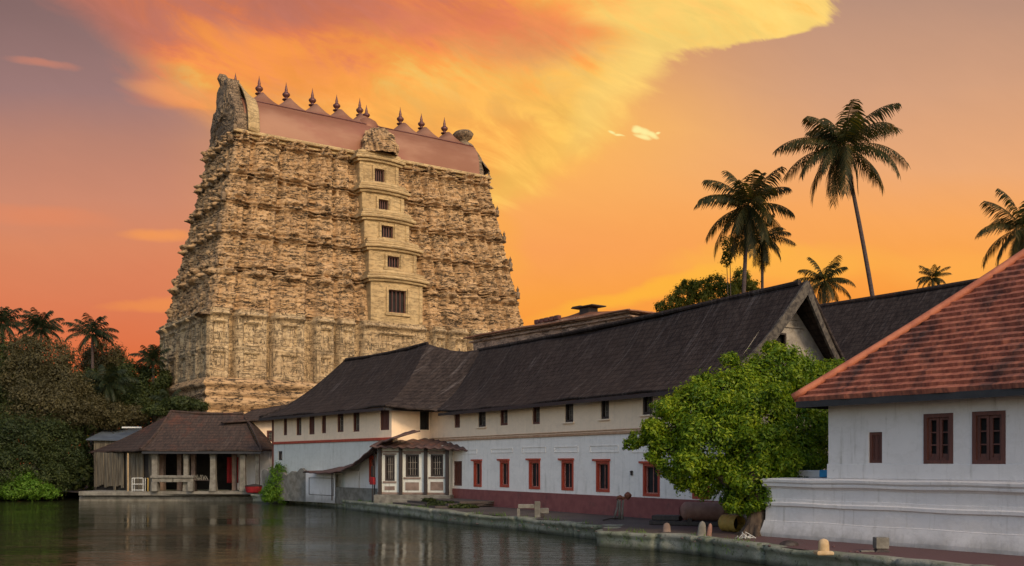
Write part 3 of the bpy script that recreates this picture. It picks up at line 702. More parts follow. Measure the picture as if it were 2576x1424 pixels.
for i in range(64):
    t = math.pi*(-.12+1.24*i/63); y = -math.cos(t)*4.75; z = 38.0+max(-.6, math.sin(t)*5.6)+(.10*math.sin(i*2.1))
    ol.append((y, z))
top = max(range(64), key=lambda i: ol[i][1])
ol2 = ol[:23]+[(-2.3,42.9),(-2.0,43.6),(-1.8,44.3),(-1.6,44.8),(0,45.0),(1.6,44.7),(1.8,44.2),(2.1,43.5),(2.4,42.9)]+ol[41:]
ge = slab('gable_end', -15.55, -14.3, ol2, 'rubble', .26, 3); ge['label'] = 'rough left gable end with a tall horned head'
MB().tube([(-15.0,.3,44.3),(-15.2,.3,44.9),(-15.5,.4,45.4),(-15.9,.4,45.55)], [.75,.65,.6,.35], 8).build('horn', 'rubble', ge)
def flare(u, v):
    x = -14.45+1.3*v; t = math.pi*(.0+1.0*u); q = 1.08-.05*v; y, z = rprof(u); up_ = (1-v)**1.5*1.5*max(0, math.sin(t))**8
    return (x, y*q*1.02, RZ0-.1+z*RH*(.98)+up_+.15*(1-v))
MB().grid(flare, 50, 8).build('gable_collar', 'bay', ge, True, .15)
o = proto.copy(); sc.collection.objects.link(o); o.parent = ge; o.location = (-14.35, -.6, RZ0+RH+1.1); o.scale = (.8,.8,.68); o.name = 'gable_finial'
ol3 = [(-math.cos(math.pi*(-.1+1.2*i/40))*4.5, 38.2+max(-.5, math.sin(math.pi*(-.1+1.2*i/40))*5.0)) for i in range(41)]
g2 = slab('gable_end', 15.2, 14.2, ol3, 'rubble', .25, 5); g2['label'] = 'rounded dark right gable end with a mushroom shaped knob'
MB().lathe([(2.2,-1.6),(2.0,-.5),(1.5,.3),(.9,.7),(.7,1.0),(1.3,1.3),(1.55,1.75),(1.2,2.1),(.3,2.25)], 14.6, -.5, 42.7, 16, .8, 1.1).build('knob', 'rubble', g2, True)
MB().grid(lambda u, v: (15.2+1.8*math.sin(math.pi*min(1,v*.8+.1))*(.6+.4*math.sin(math.pi*u)), -4.2+8.4*u, 38.2+(4.4*math.sin(math.pi*(.12+.76*u)))*v+.5*(1-v)), 24, 12).build('gable_bulge', 'rubble', g2, True)
# ------------------------------------------------------------------ palace wing with the long dark roof
def roof_patch(mb, e0, e1, r0, r1, nu, nv, sag=.35, wob=.0, seed=0, ridge_sag=0.0):
    """eave e0->e1, ridge r0->r1, concave towards the eave"""
    e0, e1, r0, r1 = map(Vector, (e0, e1, r0, r1)); ph = seed*1.7
    def fn(u, v):
        p = e0.lerp(e1, u).lerp(r0.lerp(r1, u), v); s_ = math.sin(math.pi*v)
        z = -sag*s_*(1-.25*v)+wob*(math.sin(u*23+ph)*.5+math.sin(u*9+v*5+ph)*.8+math.sin(u*57+v*11)*.25)-ridge_sag*math.sin(math.pi*u)*v
        return (p.x, p.y, p.z+z)
    return mb.grid(fn, nu, nv)
AB = math.atan2(-.86, .51); FB = Fr(-3.9, 66, AB)
wb = thing('palace_wing', 'long two storey white palace wing with a steep dark roof and red lower windows', 'palace wing', (FB.o.x, FB.o.y, 0), AB)
up = [(1143,1157,1037,1076,'shut'),(1203,1222,1032,1074,'black'),(1258,1277,1028,1070,'brown'),(1339,1358,1021,1067,'brown'),(1421,1442,1013,1062,'black'),(1511,1532,1001,1054,'black'),(1616,1642,990,1043,'black'),(1745,1772,976,1030,'black')]
lo = [(1141,1162,1160,1222,'shut'),(1192,1212,1160,1225,'red'),(1258,1281,1159,1226,'red'),(1331,1359,1158,1231,'red'),(1413,1443,1158,1234,'red'),(1500,1534,1160,1238,'red'),(1618,1660,1166,1249,'red'),(1742,1785,1166,1256,'red')]
s0, s1 = FB.s(1088), FB.s(2031, 3.7)-1.3
hu = [FB.rect(*q[:4]) for q in up]; hl = [FB.rect(*q[:4]) for q in lo]
ZM, ZR = 4.82, 1.62
zred = lambda s: 1.62-(s-s0)*.0   
wc = wall(MB(), s0-3, s1, ZM, 6.95, hu, depth=.22)
wc.build('upper_wall', 'cream', wb)
wl = wall(MB(), s0-3, s1, ZR, ZM, hl, depth=.22)
gb = MB().box(s0-3, s1-.02, 7.3, 7.4, .3, 6.9)
lw = wl.build('lower_wall', 'white2', wb)
MB().box(s0-3, s1+.05, -.06, .2, .3, ZR).build('wall_base', 'band', wb)
gb.build('back_wall', 'cream', wb)
tr = MB()
tr.bevbox(s0-1, s1+.1, -.09, -.003, ZM-.05, ZM+.09, .02); tr.bevbox(s0-1, s1+.1, -.05, -.003, ZM+.14, ZM+.20, .015)
tr.build('string_course', 'trim', wb)
for q in ((1236,1290,1128,1139),(1314,1373,1124,1139),(1395,1454,1123,1138),(1484,1556,1120,1138),(1140,1200,1131,1142),(1590,1660,1118,1138)):
    a_, b_, c_, d_ = FB.rect(*q); frame_ring(MB(), a_, b_, c_, d_, .035, -.035, -.002).build('wall_panel', 'white2', wb)
for h, q in zip(hu, up):
    f = window(wb, h, q[4])
    if q[4] == 'black': MB().bevbox(h[0]-.12, h[1]+.12, -.12, -.003, h[2]-.09, h[2]-.003, .02).build('sill', 'cream', f)
for h, q in zip(hl, lo): window(wb, h, q[4])
# the gable end
gx = s1; ap = 11.1
gpoly = [(-.0,.3),(7.4,.3),(7.4,7.0),(3.7,10.7),(0,7.0)]
def gw(mb, x):
    # wall facing +x with a small opening
    ys = [0, 3.25, 4.05, 7.4]
    return mb
ge_ = MB(); x = gx
ge_.add([(x,0,.3),(x,7.4,.3),(x,7.4,6.9),(x,0,6.9)], [(0,1,2,3)])
wy0, wy1, wz0, wz1 = 3.05, 3.75, 8.45, 9.25
ge_.add([(x,0,6.9),(x,wy0,6.9),(x,wy0,wz0),(x,1.35,8.45)], [(0,1,2,3)]).add([(x,wy0,6.9),(x,wy1,6.9),(x,wy1,wz0),(x,wy0,wz0)], [(0,1,2,3)])
ge_.add([(x,wy1,6.9),(x,7.4,6.9),(x,6.05,8.45),(x,wy1,wz0)], [(0,1,2,3)]).add([(x,1.35,8.45),(x,wy0,8.45),(x,wy0,wz1),(x,2.05,9.25)], [(0,1,2,3)])
ge_.add([(x,wy1,8.45),(x,6.05,8.45),(x,5.35,9.25),(x,wy1,9.25)], [(0,1,2,3)]).add([(x,2.05,9.25),(x,5.35,9.25),(x,3.7,11.0)], [(0,1,2)])
for q in range(9): z = 7.0+q*.36; y_ = max(.2, (z-6.9)*.9); ge_.box(x+.002, x+.05+.02*(q % 2), y_+.1, 7.4-y_-.1, z, z+.05) if not (8.2 < z < 9.3) else None
gw_ = ge_.build('gable_wall', 'gable', wb)
gf = MB(); frame_ring(gf, 0, wy1-wy0, wz0, wz1, .07, 0, .1)
gf.v = [(x-.12+p[1], wy0+p[0], p[2]) for p in gf.v]; gf = gf.build('gable_opening', 'blackwood', gw_)
MB().box(x-.35, x-.3, wy0-.1, wy1+.1, wz0-.1, wz1+.1).build('dark_opening', 'dark', gf)
# roof
er, zr_, ze = .75, 11.3, 6.72
sv = FB.s(1100, -.7); sr = FB.s(1210, 3.7)
rf = MB(); xt = FB.s(2031, 3.7); xe = xt-.55; 
roof_patch(rf, (sv,-.75,ze), (xe-.25,-.75,ze-.05), (sr,3.7,zr_), (xe+.55,3.7,zr_+.1), 260, 40, .5, .08, 1, .25)
roof_patch(rf, (sv-3,8.15,ze), (xe,8.15,ze-.05), (sr-1,3.7,zr_), (xe+.55,3.7,zr_+.1), 60, 16, .5, .035, 2, .12)
rfo = rf.build('roof', 'roofdark', wb, True, .14)
bb = MB()
for sg in (0, 1):
    ye = -.85 if sg == 0 else 8.25
    pts = []
    for i in range(13):
        v = i/12; y_ = ye+(3.7-ye)*v; z_ = ze+(zr_+.1-ze)*v-.5*math.sin(math.pi*v)*(1-.25*v); xx = xe-.25*(1-v)+.55*v
        pts.append((xx, y_, z_))
    vs = []
    for (xx, y_, z_) in pts: vs += [(xx+.03,y_,z_+.07),(xx+.03,y_,z_-.58),(xx-.10,y_,z_-.58),(xx-.10,y_,z_+.07)]
    bb.add(vs, [(i*4+j, i*4+4+j, i*4+4+(j+1)%4, i*4+(j+1)%4) for i in range(12) for j in range(4)]+[(0,1,2,3)])
bb.build('verge_boards', 'verge', rfo)
MB().tube([(sr-.4+(xe+.5-sr)*i/40, 3.7, zr_+.03-.12*math.sin(math.pi*i/40)+.1*i/40) for i in range(41)], .13, 8).build('ridge_tiles', 'roofdark', rfo)
MB().box(sv+.3, xe-.4, -.80, -.70, ze-.28, ze-.10).build('eave_board', 'fascia', rfo)
# ------------------------------------------------------------------ hip roofed left wing
AA = math.atan2(-.797, .604); FA = Fr(-19.8, 82.6, AA); LA = 19.3
wa = thing('palace_wing', 'left palace wing with a dark hipped roof, brown shutters and a red wall band', 'palace wing', (FA.o.x, FA.o.y, 0), AA)
ua = [(713,722,1052,1095,'shut'),(745,758,1051,1095,'brown'),(777,791,1048,1093,'shut'),(809,820,1046,1090,'shut'),(848,864,1041,1087,'brown'),(888,904,1036,1086,'brown'),(956,979,1030,1082,'shut')]
ha = [FA.rect(*q[:4]) for q in ua]; la = [FA.rect(700,710,1135,1158)]
ZA = 4.95
wall(MB(), 0, LA, ZA, 7.3, ha, depth=.22).build('upper_wall', 'cream', wa)
lwa = wall(MB(), 0, LA, .3, ZA, la, depth=.22); lwa.build('lower_wall', 'whiteold', wa)
for h, q in zip(ha, ua): window(wa, h, q[4])
window(wa, la[0], 'black')
# return wall facing the camera's right
rwm = MB(); ww, wz = .9, 1.35
wall(rwm, 0, 6.5, ZA, 7.3, [(2.25,3.0,5.6,6.95)], y=LA, depth=-.22, axis='y'); wall(rwm, 0, 6.5, .3, ZA, [], y=LA, depth=-.22, axis='y')
rw = rwm.build('return_wall', 'cream', wa)
fm = MB(); frame_ring(fm, 2.253, 2.997, 5.603, 6.947, .07, .05, .15); fm.v = [(LA-p[1], p[0], p[2]) for p in fm.v]; fm = fm.build('window', 'blackwood', wa)
MB().box(LA-.21, LA-.2, 2.3, 2.95, 5.65, 6.9).build('pane', 'dark', fm)
MB().box(0, .02, .01, 9, .3, 7.2).box(0, LA-.3, 9, 9.1, .3, 7.2).build('back_walls', 'whiteold', wa)
MB().bevbox(-.02, LA+.08, -.09, -.003, ZA-.10, ZA+.10, .02).build('string_course', 'redwood', wa)
MB().box(-.12, .0, -.12, .02, .5, 7.2).build('drain_pipe', 'brownwood', wa); MB().box(LA-.02, LA+.12, -.12, .02, .6, ZA-.12).build('drain_pipe', 'brownwood', wa)
zA, zP = 7.12, 11.95; ra = MB()
pk = (LA-2.62, 4.5, zP); pl_ = (4.2, 4.5, zP-.15); brx, bry = FB.loc(sr, 3.7); bl = FA.local(brx, bry)
c_fl, c_fr = (-.9,-.9,zA-.05), (LA+.75,-.9,zA)
vx, vy = FB.loc(sv, -.7); vl = FA.local(vx, vy)
roof_patch(ra, c_fl, c_fr, pl_, pk, 150, 26, .75, .06, 3, .15)
roof_patch(ra, c_fr, (vl[0]+.1, vl[1]-.1, ze+.1), pk, (bl[0], bl[1], zr_), 60, 26, .65, .03, 4, .25)
roof_patch(ra, (-.9,9.9,zA), c_fl, pl_, (pl_[0]+.01, pl_[1], pl_[2]), 30, 16, .7, .02, 5)
roof_patch(ra, c_fl, (-.9,9.9,zA), pl_, (pl_[0]+.01, pl_[1], pl_[2]), 30, 16, .7, .02, 5)
roof_patch(ra, (LA+5,9.9,zA), (-.9,9.9,zA), (bl[0], bl[1], zr_), pl_, 40, 16, .5, .02, 6)
rao = ra.build('roof', 'roofdark', wa, True, .13)
MB().tube([(pl_[0]+(pk[0]-pl_[0])*i/20, 4.5, pl_[2]+.15*i/20-.15*math.sin(math.pi*i/20)+.04) for i in range(21)], .13, 8).build('ridge_tiles', 'roofdark', rao)
MB().box(-.85, LA+.6, -.98, -.88, zA-.30, zA-.12).box(LA+.66, LA+.76, -.9, 3.2, zA-.30, zA-.14).build('eave_board', 'fascia', rao)
# annexe behind to the left
FE = Fr(*P(596,1200,90).xy, 0.05)
an = thing('annexe_building', 'pale annexe with one small window squeezed between the water pavilion and the left palace wing', 'building', (FE.o.x, FE.o.y, 0), FE.a)
he = [FE.rect(671,692,1083,1111)]; xe2 = FE.s(712)
wall(MB(), 0, xe2, 4.6, 7.3, he).build('upper_wall', 'cream', an)
wall(MB(), 0, xe2, .3, 4.6, []).build('lower_wall', 'white', an); window(an, he[0], 'brown')
MB().box(0, .02, .01, 4, .3, 7.3).build('side_wall', 'white', an)
re_ = MB(); roof_patch(re_, (-1.2,-1.0,7.0), (xe2+.5,-1.0,7.35), (.8,3,8.3), (xe2+.5,3,8.9), 20, 10, .2, .02, 2); re_.build('roof', 'roofbrown', an, True, .15)
# ------------------------------------------------------------------ porch and awning in front of the left wing
px0, px1 = P(950,1200,66.4), P(1130,1200,65.3); AP = math.atan2(px1.y-px0.y, px1.x-px0.x); FP = Fr(px0.x, px0.y, AP); LP = (px1.xy-px0.xy).length
po = thing('porch', 'small enclosed entrance porch with dark posts, barred windows and a curved brown tin roof', 'porch', (FP.o.x, FP.o.y, 0), AP)
zf = 1.2
hp = [FP.rect(968,993,1145,1210),FP.rect(1020,1054,1143,1200),FP.rect(1083,1115,1143,1199)]
wall(MB(), 0, LP, zf, 4.45, hp).box(0,.02,.01,3.2,zf,4.45).box(LP-.02,LP,.01,3.2,zf,4.45).build('wall', 'whiteold', po)
for h in hp: window(po, h, 'black')
MB().bevbox(-.15, LP+.15, -.32, 3.5, .4, zf, .04).bevbox(.5, LP+.5, -.62, 3.5, .3, zf-.25, .04).build('steps', 'concrete', po)
for p_ in (956, 1008, 1071, 1125):
    s_ = FP.s(p_, -.12); MB().bevbox(s_-.10, s_+.10, -.24, -.03, zf+.003, 4.5, .02).build('post', 'blackwood', po)
lat = MB()
for h in hp: lat.box(h[0]-.12, h[1]+.12, -.05, -.003, h[2]-.14, h[2]-.02); lat.box(h[0]-.12, h[1]+.12, -.05, -.003, h[3]+.02, h[3]+.12); lat.box(h[0], h[1], -.03, -.003, zf+.3, h[2]-.35)
lat.box(0, LP, -.06, -.003, zf+.02, zf+.16); lat.box(0, LP, -.08, -.003, 4.0, 4.12)
lat.build('wall_panels', 'pinkwall', po)
def proof(u, v):
    x = -.3+(LP+1.9)*u; y = -.75+3.9*v; z = 4.62+.42*v-.10*u*u*2.2+.05*math.sin(u*70)
    return (x, y, z-.22*(1-v)**3)
MB().grid(proof, 140, 10).build('roof', 'awning', po, True, .10)
q0_, q1_ = P(760,1200,76.2), P(950,1200,67.3); FS = Fr(q0_.x, q0_.y, math.atan2(q1_.y-q0_.y, q1_.x-q0_.x)); AS = FS.a; LS = (q1_-q0_).xy.length
aw = thing('awning', 'long swooping rusty tin awning sloping down left from the porch roof', 'awning', (FS.o.x, FS.o.y, 0), AS)
apts = [(1010,1094),(985,1098),(958,1112),(932,1134),(905,1156),(875,1172),(840,1180),(800,1186),(776,1189)]
def awn(u, v):
    i = min(int(u*8), 7); t = u*8-i; px = apts[i][0]*(1-t)+apts[i+1][0]*t; py = apts[i][1]*(1-t)+apts[i+1][1]*t
    s_ = FS.s(px, -.3-(.0)); wd = .95*math.sin(math.pi*min(1, .12+u*.95))**.6
    z = FS.z(px, py, -.3)
    return (s_-.5*(1-v)*wd, -.75+1.9*v, z-.55*wd+1.0*wd*v+.03*math.sin(v*3+u*60))
MB().grid(awn, 90, 10).build('awning_sheet', 'awning', aw, True, .09)
MB().tube([(FS.s(835,-.3), -.3, .6), (FS.s(835,-.3), -.3, 2.6)], .05, 6).tube([(FS.s(942,-.3), -.3, .6), (FS.s(942,-.3), -.3, 4.2)], .05, 6).build('post', 'blackwood', aw)
sh = thing('lean_to_shed', 'low pale block walled lean-to under the swooping awning', 'shed', (FS.o.x, FS.o.y, 0), AS)
xa, xb_, xc = FS.s(760), FS.s(834), LS+1.6
MB().box(xb_, xc, .35, .5, .35, 1.55).build('block_wall', 'concrete', sh)
h2 = FS.rect(929,944,1150,1213, off=.5)
wall(MB(), FS.s(905,.5), xc, .35, 3.9, [h2], y=.5).build('side_wall', 'white', sh); window(sh, h2, 'red', y=.5)
wall(MB(), xa, xb_, .35, 2.55, [], y=.3).box(xa,xa+.02,.31,3,.35,2.55).box(xa,xb_,.31,3,2.5,2.55).build('front_wall', 'white', sh)
frame_ring(MB(), xa+.6, xb_-.25, .9, 2.2, .03, .26, .297).build('wall_panel', 'blackwood', sh)
MB().box(FS.s(870,.6), FS.s(905,.6), .52, .6, 1.56, 2.75).build('door', 'white', sh)
MB().box(xb_, FS.s(905,.9), .95, 1.0, .35, 2.9).build('back_panel', 'dark', sh)
sg = thing('notice_post', 'thin black post with a small red and black notice box leaning by the porch', 'sign', (*FS.loc(FS.s(937,-.5), -.5), 0), AS)
MB().tube([(0,0,.6),(.03,0,1.9)], .035, 6).build('post', 'blackwood', sg)
MB().bevbox(-.22, .26, -.1, .1, 1.85, 2.35, .03).build('notice_box', 'redcloth', sg); MB().bevbox(-.05, .2, -.08, .08, 2.36, 3.1, .03).build('notice_board', 'blackwood', sg)
# ruined wall beside
p0, p1 = P(662,1200,82), P(778,1200,77); ar = math.atan2(p1.y-p0.y, p1.x-p0.x); Lr = (p1-p0).xy.length
rw_ = MB(); rs = random.Random(7)
rw_.grid(lambda u, v: (u*Lr, -.12+.012*math.sin(u*23+v*4), .3+(2.3+.18*math.sin(u*9)+.12*math.sin(u*31))*v), 60, 16)
o = rw_.build('garden_wall', 'concrete', None, False, .25); o.location = (p0.x, p0.y, 0); o.rotation_euler.z = ar
tag(o, 'low flaking whitewashed wall behind the bright green shrub', 'wall')
lsm = MB(); A_ = E2[3:7]
for k in range(3):
    o0, o1, zt_ = .9+k*.75, 5.2, GZ+.10+.13*k
    top_ = []
    for i_, (x_, y_) in enumerate(A_):
        p_, q_ = A_[max(i_-1, 0)], A_[min(i_+1, len(A_)-1)]; tx_, ty_ = q_[0]-p_[0], q_[1]-p_[1]; l_ = math.hypot(tx_, ty_); nx2, ny2 = -ty_/l_, tx_/l_
        f_ = 1-.0*i_; jx = .12*math.sin(i_*2.1+k)
        top_ += [(x_+nx2*(o0+jx), y_+ny2*(o0+jx), GZ-.05), (x_+nx2*(o0+jx), y_+ny2*(o0+jx), zt_), (x_+nx2*o1, y_+ny2*o1, zt_+.002*k)]
    n_ = len(A_); lsm.add(top_, [(i_*3+j_, (i_+1)*3+j_, (i_+1)*3+j_+1, i_*3+j_+1) for i_ in range(n_-1) for j_ in (0, 1)]+[((n_-1)*3, (n_-1)*3+1, (n_-1)*3+2)])
tag(lsm.build('landing_steps', 'pave'), 'worn low stone steps rising from the pond edge to the porch', 'steps')
# ------------------------------------------------------------------ red roofed building on the right
AC = math.atan2(-.813, .582); FC = Fr(9.37, 36.5, AC)
rb = thing('red_roofed_building', 'near white building with a big red tile roof, brown windows and moulded base', 'building', (FC.o.x, FC.o.y, 0), AC)
prof = [(.20,.40),(.19,.75),(.12,1.0),(.075,1.19),(.08,1.20),(.045,1.22),(.03,1.72),(.10,1.76),(.105,1.86),(.045,1.90),(.04,1.99),(.0,2.0),(-.0,2.36),(.05,2.42),(.12,2.46),(.13,2.53),(.09,2.55),(.16,2.62),(.17,2.70),(.10,2.74),(-.35,2.76)]
LC = 22
vs = []
for o_, z_ in prof:
    wv = 0
    vs += [(-o_,12,z_),(-o_,-o_,z_)]+[(-o_+(LC)*i/40, -o_+(.012*math.sin(i*1.3)), z_+.012*math.sin(i*.9+z_*3)) for i in range(1, 41)]
n = 42
MB().add(vs, [(j*n+i, j*n+i+1, (j+1)*n+i+1, (j+1)*n+i) for j in range(len(prof)-1) for i in range(n-1)]).build('moulded_base', 'white', rb)
MB().box(.3, LC, .3, 12, 2.0, 2.765).build('base_top', 'white', rb)
wx0 = FC.s(2084, .35); y0 = .35
cw = [(2185,2219,1087,1165,'shut'),(2324,2398,1040,1167,'big'),(2446,2530,1034,1168,'big')]
hc = [FC.rect(*q[:4], off=y0) for q in cw]
hc.append((hc[2][1]+1.0, hc[2][1]+2.0, 3.3, 4.8))
wall(MB(), wx0, LC, 2.77, 5.95, hc, y=y0, depth=.25).build('wall', 'white', rb)
MB().box(wx0, wx0+.02, y0+.01, 11, 2.77, 5.95).build('side_wall', 'white', rb)
MB().bevbox(wx0-.03, LC, y0-.035, y0-.002, 2.77, 3.27, .012).build('wall_skirting', 'white', rb)
f = window(rb, hc[0], 'shut', y=y0, label='small closed brown shutter')
for i, h in enumerate(hc[1:]):
    a_, b_, c_, d_ = h; f = frame_ring(MB(), a_+.003, b_-.003, c_+.003, d_-.003, .12, y0-.025, y0+.2).build('window', 'brownwood', rb)
    MB().box(a_+.1, b_-.1, y0+.225, y0+.24, c_+.1, d_-.1).build('pane', 'dark', f)
    mid = (a_+b_)/2
    for x0_, x1_ in ((a_+.125, mid-.01), (mid+.01, b_-.125)):
        g = MB(); frame_ring(g, x0_, x1_, c_+.125, d_-.125, .085, y0+.05, y0+.12)
        for k in (1, 2): z = c_+.2+(d_-c_-.4)*k/3; g.box(x0_+.085, x1_-.085, y0+.065, y0+.105, z-.02, z+.02)
        xm_ = (x0_+x1_)/2; g.box(x0_+.085, x1_-.085, y0+.085, y0+.10, c_+.2, c_+.2+(d_-c_)*.0+.12)
        g.build('casement', 'brownwood', f)
# roof with real tile courses
ex, ey, ezc = -.28, -.0, 5.50
cxl, cyl = FC.local(9.93, 34.9)
SL = .92
def tiles(mb, org, ux, uy, length, run, hipl, hipr, rows, ncol, slope=SL):
    """org eave corner; ux along eave, uy inward; hip trims rows at 45 degrees"""
    rs = random.Random(rows); vs = []; fs = []; prev = None
    ph = [rs.uniform(0, 6.28) for _ in range(12)]
    for r in range(rows):
        lip = []
        for edge_ in (0, 1):
            q = (r+edge_)/rows; inn = run*q; a_ = inn*hipl; b_ = length-inn*hipr
            row = []
            for i in range(ncol+1):
                t = a_+(b_-a_)*i/ncol
                wv = .05*math.sin(t*2.1+r*.7+ph[0])+.04*math.sin(t*5.3+r*1.9+ph[1])+rs.uniform(-.02,.02)+.018*math.sin(t*11.7+r*4.1)+.012*math.sin(t*23.1+r*7.7)
                dn = wv*1.0
                lift = .10 if edge_ == 0 else 0.0; sh_ = -.035 if edge_ == 0 else 0
                z = inn*slope-.16*math.sin(math.pi*min(1, q*1.0))*.9+lift+.5*wv*.6-(dn*.3)
                ii = inn+dn*.6+sh_
                row.append((org[0]+ux[0]*t+uy[0]*ii, org[1]+ux[1]*t+uy[1]*ii, org[2]+z))
            lip.append(row)
        k = len(vs)
        low = [(p[0]+uy[0]*.05, p[1]+uy[1]*.05, p[2]-.15) for p in lip[0]]
        vs += low+lip[0]+lip[1]; n = ncol+1
        for j in (0, 1): fs += [(k+j*n+i, k+j*n+i+1, k+(j+1)*n+i+1, k+(j+1)*n+i) for i in range(ncol)]
    return mb.add(vs, fs)
rt = MB(); RUN = 7.5
tiles(rt, (cxl, cyl, ezc), (1,0), (0,1), 26, RUN, 1, 0, 31, 150)
rto = rt.build('roof', 'redtile', rb)
r2 = tiles(MB(), (cxl, cyl+15, ezc), (0,-1), (1,0), 15, RUN, 1, 1, 31, 50).build('side_roof', 'redtile', rb)
MB().tube([(cxl-.05+i*RUN/30, cyl-.05+i*RUN/30, ezc+.10+i*RUN/30*SL-.15*math.sin(math.pi*i/30)) for i in range(31)], .13, 8).build('hip_tiles', gen('hip_tile_paint', (.33,.095,.05), (.46,.15,.075), 2, .75, .3, 9), rto, True)
MB().box(cxl+.02, cxl+26, cyl+.03, cyl+.14, ezc-.26, ezc-.04).box(cxl+.02, cxl+.12, cyl+.15, cyl+14, ezc-.26, ezc-.04).build('gutter', 'fascia', rto)
MB().add([(cxl+.1,cyl+.1,ezc-.12),(cxl+26,cyl+.1,ezc-.12),(cxl+26,1.0,ezc-.05),(cxl+.1,1.0,ezc-.05)], [(0,1,2,3)]).add([(cxl+.1,cyl+.1,ezc-.13),(cxl+.1,cyl+12,ezc-.13),(wx0+.1,cyl+12,ezc-.06),(wx0+.1,cyl+.1,ezc-.06)], [(0,1,2,3)]).build('soffit', 'brownwood', rto)
# low parapet with blue door behind the base
gz_ = thing('low_parapet', 'low pale parapet with a blue painted panel between the tree and the red-roofed building', 'parapet', (FC.o.x, FC.o.y, 0), AC)
yp = 1.6
MB().bevbox(.1, FC.s(2070,yp), yp, yp+.25, 2.77, FC.z(2060,1183,yp), .03).build('wall', 'white', gz_)
MB().bevbox(FC.s(2064,yp), wx0-.03, yp-.06, yp-.002, 2.78, FC.z(2060,1182,yp), .02).build('painted_panel', 'blue', gz_)
# ------------------------------------------------------------------ dark roofed building far behind on the right
FD = Fr(13.3, 54.7, math.atan2(-.856,.517))
db = thing('dark_roofed_hall', 'plain hall whose long dark roof rises between the gable and the red tile roof', 'building', (FD.o.x, FD.o.y, 0), FD.a)
zd = FD.z(2285, 728, 5.5); 
MB().box(-3.5, 24, .6, 10.4, .3, 7.0).build('wall', 'cream', db)
rd = MB(); roof_patch(rd, (-4.5,-.3,6.6), (25,-.3,6.6), (-4.5,5.5,12.45), (25,5.5,12.45), 150, 24, .35, .03, 9, .15); roof_patch(rd, (-4.5,11.3,6.6), (25,11.3,6.6), (-4.5,5.5,12.45), (25,5.5,12.45), 40, 10, .35, .03, 8, .15)
rdo = rd.build('roof', 'roofdark', db, True, .12)
MB().tube([(-4.5+29.5*i/30, 5.5, 12.48-.15*math.sin(math.pi*i/30)) for i in range(31)], .12, 8).build('ridge_tiles', 'roofbrown', rdo)
# ------------------------------------------------------------------ stone hall between the tower and the long roof
h0, h1 = P(1190,850,97), P(1585,805,80); ah = math.atan2(h1.y-h0.y, h1.x-h0.x); FH = Fr(h0.x, h0.y, ah); LH = (h1-h0).xy.length
hb_ = thing('stone_hall', 'low rough stone hall with a shallow brown roof between tower and long dark roof', 'building', (h0.x, h0.y, 0), ah)
zt = lambda x: 15.2+.0*x
xp = FH.s(1470, 3); zpk = FH.z(1470, 784, 3)
MB().grid(lambda u, v: (u*LH, .08*math.sin(u*60+v*20)*math.cos(v*31), .5+(15.3-.6*max(0,u-.75)*4*.4)*v), 160, 60).box(0,LH,.2,6,.5,15.0).build('wall', 'hallstone', hb_)
hc_ = MB()
for zz, o_ in ((15.05,.2),(15.4,.35)): hc_.bevbox(-.5, LH+.2, -o_, 1, zz, zz+.16, .05)
hc_.build('cornice', 'hallstone', hb_)
hr = MB(); roof_patch(hr, (-1,-.5,15.65), (LH+.5,-.5,15.6), (2,3,15.9), (xp,3,zpk), 60, 12, .12, .04, 3); roof_patch(hr, (LH+.5,-.5,15.6), (LH+.5,6.5,15.6), (xp,3,zpk), (xp+.01,3,zpk), 20, 10, .1, .02, 3); roof_patch(hr, (-1,6.8,15.65), (LH+.8,6.8,15.6), (2,3,15.9), (xp,3,zpk), 30, 8, .12, .04, 3)
hro = hr.build('roof', 'copper', hb_, True, .12)
MB().bevbox(xp-.1, xp+1.1, 2.5, 3.6, zpk-.35, zpk+.25, .04).bevbox(xp-.9, xp+1.9, 2.2, 3.9, zpk+.27, zpk+.38, .03).bevbox(xp-1.0, xp+.1, 2.4, 3.7, zpk+.40, zpk+.5, .03).build('roof_vent', 'blackwood', hro)
rr = MB()
for px_ in (1352, 1365, 1377, 1390, 1402): s_ = FH.s(px_, 2.6); zz = FH.z(px_, 806-(px_-1352)*.22, 2.6); rr.bevbox(s_-.25, s_+.3, 2.4, 2.8, zz-.35, zz+.05, .04)
rr.build('ridge_stones', 'finial', hro)
# ------------------------------------------------------------------ water pavilion
pv = thing('water_pavilion', 'open pillared pavilion at the water with a brown tiled hipped roof', 'pavilion', (0,0,0))
def W(px, py, Y): p = P(px, py, Y); return (p.x, p.y, p.z)
ez = 4.42
E_ = [(W(222,1138,92.5)), (W(353,1131,85.2)), (W(659,1134,85.2))]
E_ = [(p[0],p[1],ez) for p in E_]; E_[0] = (E_[0][0], E_[0][1], 4.3)
b1, b0 = (E_[2][0]+.3, 96, ez), (E_[0][0]+1, 100, 4.3)
r0_, r1_ = P(430,1036,90.5), P(612,1042,90.5)
rp = MB()
roof_patch(rp, E_[1], E_[2], r0_, r1_, 110, 26, .35, .03, 1, .1)
roof_patch(rp, E_[0], E_[1], (r0_.x-.3, r0_.y+1, r0_.z-.1), r0_, 60, 22, .30, .03, 2)
roof_patch(rp, E_[2], b1, r1_, (r1_.x, r1_.y+.01, r1_.z), 40, 22, -.35, .02, 3)
roof_patch(rp, b0, E_[0], (r0_.x-.3, r0_.y+1.01, r0_.z-.1), (r0_.x-.3, r0_.y+1, r0_.z-.1), 30, 12, .2, .02, 4)
roof_patch(rp, b1, b0, r1_, (r0_.x-.3, r0_.y+1, r0_.z-.1), 30, 12, .2, .02, 4)
rpo = rp.build('roof', 'roofbrown', pv, True, .14)
